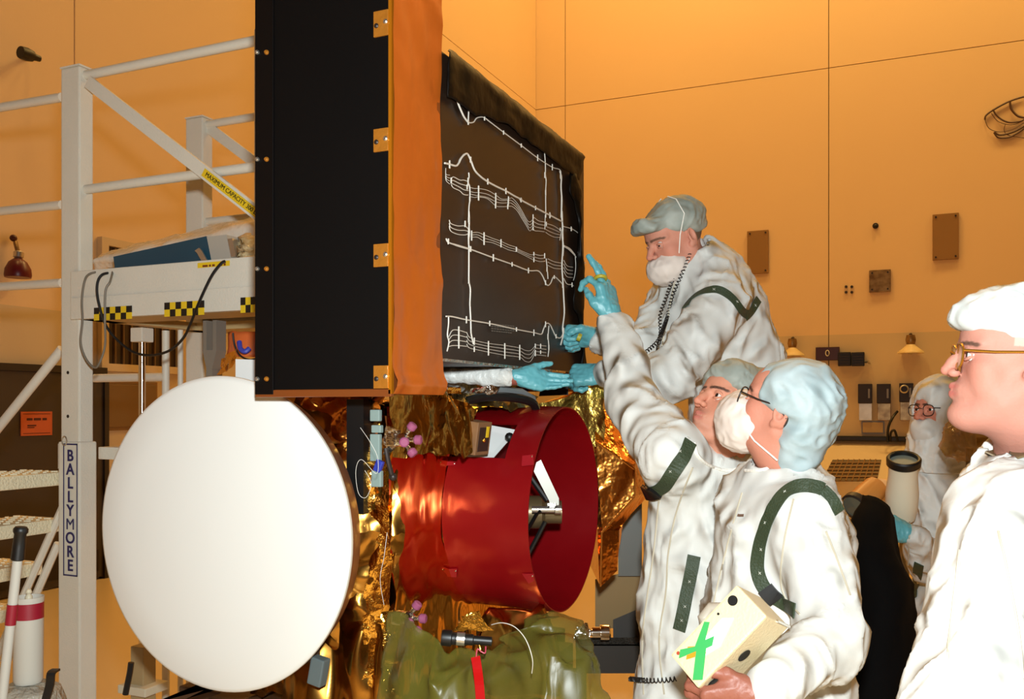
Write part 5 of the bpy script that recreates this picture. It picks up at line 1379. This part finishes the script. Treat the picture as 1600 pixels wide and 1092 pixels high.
strap('harness_strap', bv, [(1285, 765), (1300, 780), (1310, 800)], .026, M_strap, B_)
stitch(bv, [(1228, 771), (1199, 818), (1192, 858), (1189, 895), (1209, 932), (1232, 946)], B_)
line('collar_seam', bv, [(1165, 735), (1185, 735), (1215, 728), (1245, 716)], .004, M_cuffw, B_)
for pts in ([(1160, 770), (1140, 840), (1125, 900), (1112, 960)], [(1240, 780), (1225, 850), (1222, 920), (1250, 960)], [(1290, 830), (1310, 880), (1328, 930)]):
    line('seam', bv, pts, .0022, M_line, B_)
strap('name_patch', bv, [(1154, 806), (1158, 806), (1164, 806)], .006, mat('patch_brown', '#6a5040', .7), B_, .001, .004)
# the beige box he holds
bx = thing('beige_box', 'beige metal box with black holes and green tape held in a bare hand', 'box', W(1150, 1040, 1.66))
F0, F1, F2 = W(1047, 1023, 1.74), W(1151, 913, 1.71), W(1198, 960, 1.655)
e1 = (F1-F0); e2 = (F2-F1); e2 = (e2-e1*(e2.dot(e1)/e1.length_squared)); e2 = e2.normalized()*.085
nrm = e1.cross(e2).normalized()
if nrm.dot(FWD) < 0: nrm = -nrm
dp = nrm*.115
M_beige = mat('box_beige', '#d6c49c', .5, bump=(180, .2))
cB0 = F0+e1*.5+e2*.5+dp*.5
Rbx = Matrix((e1.normalized(), e2.normalized(), nrm)).transposed()
if Rbx.determinant() < 0: Rbx = Matrix((e1.normalized(), e2.normalized(), -nrm)).transposed()
obj('case', MB().box(cB0, (e1.length, e2.length, .115), Rbx, 0, .005), M_beige, bx)
fp = lambda u, v, o=.001: F0+e1*u+e2*v-nrm*o
ux, uy = e1.normalized(), e2.normalized()
def disc(c, r, m, nm, n=None): obj(nm, MB().lathe([(0, .001), (r, .001), (r, 0), (0, 0)], c, n or -nrm, 24), m, bx)
disc(fp(.86, .20), .010, M_black, 'black_port'); disc(fp(.66, .17), .0025, M_black, 'small_hole'); disc(fp(.08, .12), .0035, mat('red_lamp', '#a8442c', .4), 'indicator')
obj('paper_label', MB().slab([fp(.28, .62), fp(.45, .72), fp(.75, .50), fp(.66, .30), fp(.40, .32)][::-1], .0006), mat('label_white', '#f0f0ea', .6), bx)
M_gt = mat('green_tape', '#3fae5c', .4, alpha=.8)
def tapeq(pts, m, o, nm): obj(nm, MB().slab([fp(u, v, o) for u, v in pts], .0005), m, bx)
tapeq([(.10, .36), (.20, .18), (.34, .44), (.30, .60)], mat('orange_tape', '#e08a1c', .4), .0012, 'orange_tape')
tapeq([(.05, .22), (.12, .10), (.30, .36), (.24, .40)], M_gt, .0018, 'green_tape')
tapeq([(.20, .36), (.50, .06), (.54, .16), (.32, .46)], M_gt, .0022, 'green_tape')
tapeq([(.30, .30), (.48, .46), (.40, .58), (.24, .44)], M_gt, .0026, 'green_tape')
tapeq([(.02, .80), (.26, .36), (.36, .48), (.10, .96)], M_gt, .0030, 'green_tape')
sd = lambda u, w: F0+e1*u+e2+nrm*.115*w+e2.normalized()*.001
obj('black_port', MB().lathe([(0, .001), (.0145, .001), (.0145, 0), (0, 0)], sd(.52, .42), e2.normalized(), 24), M_black, bx)
obj('round_handle', MB().tube([fp(.45, -.0)+nrm*.03, fp(.48, -.18)+nrm*.03, fp(.62, -.20)+nrm*.03, fp(.70, -.0)+nrm*.03], .012, 10), mat('handle_grey', '#a69c8c', .5), bx, True)
obj('chrome_edge', MB().tube([F0+e1+e2+nrm*.05, F0+e1+e2+nrm*.113], .003, 8), M_chrome, bx, True)
disc(F0+e1*.12+e2*1.0+nrm*.03+e2.normalized()*.001, .012, M_black, 'corner_foot', e2.normalized())
hand('hand', B_, aW+(-RIGHT*.03-UP*.008), -RIGHT*.90-UP*.30+FWD*.22, -FWD*.85-UP*.35, 1, [(45, 60, 30), (48, 60, 30), (50, 60, 30), (52, 60, 30)], [(.024, .020, -.010), (.048, .040, -.018), (.058, .066, -.022), (.058, .094, -.020)], mat('hand_skin', '#8f5442', .5, bump=(160, .3, 3, .003), sss=.1), scale=.98, wl=.02)

# ---------------------------------------------------------------- worker bending over the box
C_ = thing('person', 'person in white coverall bending over the black box, beard cover, cap with turned-up brim', 'person', floorpt(W(1150, 800, 3.15), .56))
aS, aE, aW = W(1122, 478, 2.86), W(1042, 592, 2.72), W(950, 584, 2.90)
bS, bE, bW = W(1052, 478, 3.18), W(1002, 548, 3.02), W(940, 529, 3.05)
hl, hr_ = W(1150, 790, 3.05), W(1160, 790, 3.25)
def bC(s):
    s.ell(W(1112, 500, 3.03), (.165, .16, .20), CR, .06)
    s.cap(W(1110, 455, 2.93), W(1065, 455, 3.14), .085, .085, .06)
    s.cap(W(1100, 440, 3.03), W(1150, 560, 3.06), .13, .15, .06)
    s.cap(W(1094, 420, 3.02), W(1086, 400, 2.99), .075, .066, .05)
    s.ell(W(1150, 640, 3.1), (.165, .16, .24), CR, .08)
    s.ell(W(1155, 750, 3.14), (.17, .16, .18), CR, .06)
    s.chain([aS, aE], [.090, .074], .05); s.chain([aE, aW], [.074, .046], .035)
    s.chain([bS, bE], [.085, .068], .05); s.chain([bE, bW], [.068, .046], .03)
    for h in (hl, hr_):
        s.cap(h, (h.x, h.y, .95), .105, .085, .03); s.cap((h.x, h.y, .95), (h.x, h.y, .64), .085, .075, .03)
        a = Vector((h.x, h.y, .61)); s.cap(a, a-RIGHT*.15, .05, .045, .02)
    s.cap(W(1084, 398, 2.99), W(1068, 370, 2.97), .060, .060, .012, '-')
cC = suit(C_, bC, *bbox([aS, aE, aW, bS, bE, bW, hl, hr_, W(1080, 380, 3)], z0=.54), seed=31, amp=.0105)
MC = frame(W(1054, 374, 2.97), (-.84, -.36, -.34))
head(C_, MC, '#c48670', '#6e5442', '#5a4030', neck_to=W(1098, 415, 3.04), lids=.7, nose=1.1)
cap(C_, MC, M_capg, [((0, -.026, .052), (.090, .106, .084)), ((0, .085, .062), (.060, .040, .028)), ((0, .115, .066), (.045, .018, .034))], [((0, .060, .036), (0, .30, -.95)), ((0, -.06, .0), (0, -.1, -1))], 7, .005)
s = Sdf((-.11, -.06, -.18), (.11, .17, .02), .004)
s.ell((0, .050, -.078), (.068, .066, .052), k=.02); s.ell((0, .070, -.085), (.050, .056, .046), k=.03)
s.half((0, .10, -.040), (0, .30, 1.0), .008)
mesh_sdf('beard_cover', s, M_mask, C_, MC, 1, True, lambda V, N: .004*ridged(V*24, 3)+.002*ridged(V*55, 4))
for x in (-1, 1): obj('elastic', MB().tube([MC@Vector((x*.066, .045, -.045)), MC@Vector((x*.080, .03, .01)), MC@Vector((x*.093, .0, .07)), MC@Vector((x*.066, -.005, .122)), MC@Vector((x*.02, -.01, .140))], .0018, 6), M_cuffw, C_, True)
dn = (aW-aE).normalized()
hand('glove', C_, aW+dn*.02, -RIGHT*.95+FWD*.2-UP*.05, -FWD*.7+UP*.6, 1, [(60, 85, 50), (65, 88, 50), (70, 88, 50), (72, 85, 50)], FTH, M_glove, scale=1.05)
hand('glove', C_, bW+(bW-bE).normalized()*.02, -RIGHT*.95+FWD*.05+UP*.05, FWD*.65+UP*.6, -1, [(58, 80, 40), (68, 90, 45), (70, 90, 50), (72, 90, 50)], [(.024, .020, -.010), (.046, .050, -.018), (.040, .080, -.030), (.022, .098, -.036)], M_glove, scale=1.05)
pt = W(905, 527, 2.97)
obj('yellow_band', MB().lathe([(.0125, -.006), (.0135, 0), (.0125, .006)], pt, -RIGHT+UP*.4, 14), mat('tape_olive', '#a59a2a', .5), C_, True)
bv = bvh_of(cC)
strap('harness_strap', bv, [(1072, 480), (1080, 468), (1095, 458), (1112, 453), (1128, 455), (1145, 468), (1158, 485), (1166, 492)], .026, M_strap, C_)
strap('harness_strap', bv, [(1164, 495), (1174, 485), (1184, 468)], .026, M_strap, C_)
stitch(bv, [(1115, 454), (1150, 473), (1178, 478)], C_)
line('collar_seam', bv, [(1092, 368), (1086, 385), (1076, 405), (1064, 430)], .006, M_cuffw, C_)
line('zip_seam', bv, [(1070, 400), (1055, 440), (1045, 490), (1035, 540)], .003, M_line, C_)
for k, off in enumerate((0, 16)):
    P = [hit(bv, x-off*.6, y, .012)[0] for x, y in ((1080, 398), (1068, 430), (1056, 462), (1046, 495), (1036, 530))]
    P = [p for p in P if p]
    cord('coil_cord', P+[W(1026-off*2, 562, 2.9), W(1022-off*3, 585, 2.9)], .0055, .012, .0016, cordm, C_)
pf = thing('step_platform', 'grey step platform the bending worker stands on', 'platform', floorpt(W(1150, 900, 3.15), 0))
c = W(1165, 900, 3.15)
obj('deck', MB().box((c.x, c.y, .54), (.46, .62, .04), CAMROT, 0, .005), mat('platform_grey', '#77736a', .5, .3), pf)
for sx in (-1, 1):
    for sy in (-1, 1):
        p = c+RIGHT*.2*sx+FWD*.27*sy; obj('leg', MB().box((p.x, p.y, .26), (.04, .04, .52), CAMROT), M_elec, pf)

# ---------------------------------------------------------------- arm under the box: worker hidden behind the craft
E_ = thing('person', 'person mostly hidden behind the black box, one silver sleeve and blue glove reaching through', 'person', (-1.6, 3.2, 0))
aS, aE, aW = W(610, 560, 3.05), W(668, 583, 2.72), W(790, 589, 2.60)
hl, hr_ = Vector((-1.68, 3.22, .85)), Vector((-1.5, 3.22, .85))
M_slv = mat('sleeve_silver', '#cfd0cc', .4, bump=(50, .8, 4, .008))
def bE(s):
    s.ell((-1.59, 3.22, 1.25), (.17, .12, .26), None, .06); s.ell((-1.59, 3.22, .95), (.16, .13, .22), None, .06)
    s.cap((-1.72, 3.2, 1.48), (-1.50, 3.2, 1.48), .08, .08, .05)
    s.chain([(-1.48, 3.14, 1.52), (-1.38, 2.72, 1.655), W(705, 587, 2.70)], [.07, .045, .022], .03)
    legs(s, hl, hr_)
cE = suit(E_, bE, *bbox([(-1.8, 3.3, 1.6), (-1.3, 2.6, 1.7), hl, hr_]), seed=41, amp=.005)
pe0, pe1 = W(690, 586, 2.66), W(790, 589, 2.62)
s = Sdf(np.minimum(pe0, pe1)-.08, np.maximum(pe0, pe1)+.08, .005)
s.cap(pe0, pe1, .020, .031, .01)
mesh_sdf('sleeve_end', s, M_slv, E_, None, 1, True, folds(43, .0045, 14))
ME = frame(Vector((-1.58, 3.18, 1.80)), (.35, -.9, -.2))
head(E_, ME, '#b9725c', '#4a3628', '#3a281c', h=.006, neck_to=Vector((-1.59, 3.22, 1.55)))
obj('wrist', MB().tube([W(786, 590, 2.62), W(810, 590, 2.62)], .023, 14), mat('wrist_skin', '#8a4a3c', .5), E_, True)
hand('glove', E_, W(812, 589, 2.62), RIGHT*.97-UP*.16+FWD*.15, FWD*.85-UP*.35, 1, [(8, 10, 8), (8, 10, 8), (8, 10, 8), (10, 10, 8)], [(.024, .022, -.006), (.048, .052, -.008), (.062, .082, -.008), (.072, .110, -.006)], M_glove, scale=.80, wl=.015, spreads=[-3, -1, 3, 8])

# ---------------------------------------------------------------- hooded worker at the back
D_ = thing('person', 'person in a white hooded coverall with veil and glasses at the back, blue glove', 'person', floorpt(W(1490, 900, 3.5), 0))
aS, aE, aW = W(1452, 752, 3.42), W(1455, 885, 3.34), W(1428, 838, 3.18)
hl, hr_ = W(1465, 1000, 3.45), W(1520, 1000, 3.6)
def bD(s):
    s.ell(W(1492, 810, 3.52), (.17, .14, .26), CR, .06); s.ell(W(1490, 950, 3.52), (.165, .14, .2), CR, .06)
    s.cap(W(1455, 735, 3.46), W(1540, 738, 3.6), .075, .08, .06)
    s.cap(W(1482, 725, 3.47), W(1478, 680, 3.45), .10, .085, .06)
    s.chain([aS, aE], [.075, .062], .04); s.chain([aE, aW], [.062, .045], .03)
    legs(s, hl, hr_)
cD = suit(D_, bD, *bbox([aS, aE, aW, hl, hr_, W(1480, 640, 3.5), W(1545, 735, 3.6)]), seed=51, amp=.0105)
MD = frame(W(1468, 641, 3.44), (-.90, -.40, .04))
head(D_, MD, '#c07a62', '#3a2a20', '#2a1c14', neck_to=W(1480, 700, 3.48), nose=1.1)
s = Sdf((-.14, -.17, -.24), (.14, .15, .17), .005)
s.ell((0, -.016, .030), (.100, .118, .105), k=.03); s.cap((0, -.012, -.03), (0, -.005, -.22), .098, .135, .04)
s.ell((0, .118, -.030), (.057, .095, .074), k=.010, op='-')
mesh_sdf('hood', s, M_suit, D_, MD, 1, True, folds(55, .007, 11))
s = Sdf((-.11, -.05, -.20), (.11, .16, .0), .004)
s.ell((0, .044, -.080), (.070, .078, .062), k=.02); s.half((0, .10, -.036), (0, .10, 1.0), .006)
mesh_sdf('veil', s, M_suit, D_, MD, 1, True, lambda V, N: .003*ridged(V*22, 3))
glasses(D_, MD, M_dkmetal, None, .025, .021, .0018)
hand('glove', D_, aW-RIGHT*.015+UP*.01, -RIGHT*.9+UP*.25-FWD*.2, -FWD*.8+UP*.3, 1, [(40, 60, 40)]*4, FTH, M_glove)
bv = bvh_of(cD)
strap('harness_strap', bv, [(1437, 880), (1432, 905), (1430, 935)], .034, M_strap, D_)
line('zip_seam', bv, [(1425, 745), (1422, 800), (1420, 860), (1418, 920)], .003, M_line, D_)

# ---------------------------------------------------------------- man at the right edge
R_ = thing('person', 'person at the right edge in white coverall, gold glasses and white cap, in profile', 'person', floorpt(W(1620, 900, 1.66), 0))
aS, aE, aW = W(1566, 812, 1.52), W(1508, 1072, 1.38), W(1440, 1200, 1.30)
bS, bE = W(1640, 800, 1.85), W(1640, 1080, 1.9)
hl, hr_ = W(1580, 1330, 1.6), W(1670, 1330, 1.75)
def bR(s):
    s.ell(W(1600, 930, 1.68), (.135, .17, .27), CR, .06); s.ell(W(1605, 1150, 1.68), (.15, .16, .24), CR, .08)
    s.ell(W(1615, 1290, 1.68), (.165, .17, .17), CR, .06)
    s.cap(W(1580, 790, 1.58), W(1640, 785, 1.84), .085, .085, .06)
    s.cap(W(1612, 745, 1.70), W(1604, 700, 1.66), .085, .072, .05)
    s.chain([aS, aE], [.094, .082], .05); s.chain([aE, aW], [.082, .055], .03); s.chain([bS, bE], [.085, .07], .04)
    legs(s, hl, hr_)
    s.cap(W(1600, 700, 1.66), W(1592, 640, 1.63), .067, .067, .010, '-')
cR = suit(R_, bR, *bbox([aS, aE, aW, bS, bE, hl, hr_, W(1640, 620, 1.7)]), seed=61, amp=.0105)
MR = frame(W(1588, 562, 1.62), (-.92, .29, .10))
head(R_, MR, '#b57d6c', '#a89a8c', '#4a382c', h=.0022, neck_to=W(1610, 720, 1.68), nose=1.0, jaw=1.06, chin2=1)
cap(R_, MR, M_capw, [((0, -.030, .070), (.090, .115, .072)), ((0, .062, .072), (.062, .055, .040))], [((0, .05, .040), (0, .22, -.97)), ((0, -.06, .035), (0, -.1, -1))], 9, .006, h=.004)
glasses(R_, MR, mat('glasses_gold', '#b9812c', .25, .8), mat('lens_glass', '#e8c8a0', .05, alpha=.22), .027, .023, .0022)
bv = bvh_of(cR)
strap('harness_strap', bv, [(1550, 712), (1565, 707), (1582, 708), (1599, 716)], .020, mat('strap_khaki', '#6a5638', .6), R_)
line('collar_seam', bv, [(1548, 700), (1562, 692), (1580, 680), (1599, 668)], .004, M_cuffw, R_)
for pts in ([(1560, 830), (1575, 900), (1590, 980), (1598, 1060)], [(1500, 860), (1490, 940), (1480, 1030)]): line('seam', bv, pts, .002, M_line, R_)

# ================================================================ things between the people
o = sheet('black_drape', [[W(1352, 782, 3.0), W(1362, 786, 2.95), W(1375, 800, 2.95), W(1382, 815, 3.0)], [W(1328, 850, 2.9), W(1350, 850, 2.82), W(1375, 860, 2.82), W(1395, 870, 2.9)],
     [W(1335, 930, 2.85), W(1365, 930, 2.75), W(1395, 930, 2.75), W(1418, 940, 2.85)], [W(1320, 1020, 2.8), W(1360, 1010, 2.7), W(1395, 1010, 2.7), W(1425, 1010, 2.8)],
     [W(1290, 1110, 2.8), W(1350, 1120, 2.65), W(1390, 1120, 2.65), W(1415, 1120, 2.8)], [W(1270, 1420, 2.8), W(1340, 1450, 2.6), W(1390, 1450, 2.6), W(1420, 1420, 2.8)]], mat('velvet_black', '#050404', .9, spec=.1), None, .010, 201, 6, .02, True, 7)
tag(o, 'black cloth drape hanging between the two workers at right', 'cloth')
t = thing('white_funnel', 'white flared tube with a black rim held up beside the hooded worker', 'tube', W(1400, 800, 3.3))
a, b = W(1408, 800, 3.30), W(1397, 715, 3.26); ax = (b-a)
ax = (UP*.90-FWD*.40-RIGHT*.13)
obj('shell', MB().lathe([(.0, -.02), (.050, -.02), (.056, .03), (.057, .08), (.050, .15), (.050, .19), (.053, .205), (.048, .205), (.045, .17), (.0, .1)], a, ax, 28), mat('funnel_cream', '#d8cdb4', .55), t, True)
obj('rim', MB().lathe([(.053, .195), (.058, .20), (.059, .222), (.054, .228), (.047, .226), (.047, .205)], a, ax, 28), M_black, t, True)
obj('lens', MB().lathe([(.0, .212), (.047, .212)], a, ax, 28), mat('lens_pale', '#7c847a', .5), t, True)
t = thing('orange_tube', 'orange camera-like tube with a glass end beside the black drape', 'tube', W(1335, 800, 3.2))
a = W(1368, 762, 3.35); ax = -RIGHT*.72-FWD*.52-UP*.42
obj('barrel', MB().lathe([(0, 0), (.045, 0), (.048, .06), (.046, .12), (.050, .125), (.050, .15), (.044, .152)], a, ax, 28), mat('tube_orange', '#c8843c', .4), t, True)
obj('bezel', MB().lathe([(.050, .125), (.053, .128), (.053, .152), (.045, .155), (.045, .148)], a, ax, 28), M_dkmetal, t, True)
obj('glass', MB().lathe([(0, .150), (.046, .147)], a, ax, 28), mat('glass_dark', '#5c5a4c', .08), t, True)
ph = thing('plastic_hood', 'amber clear plastic film shape behind the man at the right edge', 'plastic film', W(1515, 690, 2.9))
s = Sdf(*[np.array(v) for v in (np.array(W(1515, 690, 2.9))-.16, np.array(W(1515, 690, 2.9))+.16)], .006)
s.ell(W(1515, 688, 2.9), (.085, .07, .075), CR)
mesh_sdf('film_shell', s, mat('amber_clear', '#a87a34', .15, alpha=.55, bump=(14, .8, 3, .02)), ph, None, 1, True, folds(71, .012, 10))
obj('stand_pole', MB().tube([W(1515, 700, 2.9), floorpt(W(1515, 700, 2.9), .02)], .012, 10), M_elec, ph, True)
obj('stand_foot', MB().lathe([(0, 0), (.14, 0), (.14, .015), (0, .03)], floorpt(W(1515, 700, 2.9), 0), (0, 0, 1), 20), M_elec, ph, True)
o = sheet('wrapping_paper', [[W(1350, 792, 3.6), W(1375, 790, 3.6), W(1400, 792, 3.6)], [W(1345, 770, 3.65), W(1372, 764, 3.65), W(1400, 768, 3.65)], [W(1350, 756, 3.72), W(1372, 750, 3.72), W(1400, 752, 3.72)]], mat('paper_peach', '#e2bd92', .6), None, .010, 301, 5, .003, False, 16)
tag(o, 'crumpled peach paper behind the orange tube', 'paper')
tb = thing('work_table', 'tan work table edge behind the black drape', 'table', floorpt(W(1340, 830, 3.7), 0))
c = W(1345, 800, 3.95)
obj('table_top', MB().box((c.x, c.y, c.z-.02), (.32, .35, .03), CAMROT, 0, .004), mat('table_tan', '#caa876', .5), tb)
for sx in (-1, 1):
    for sy in (-1, 1):
        p = c+RIGHT*.13*sx+FWD*.14*sy; obj('leg', MB().box((p.x, p.y, (c.z-.035)/2), (.03, .03, c.z-.035), CAMROT), M_elec, tb)
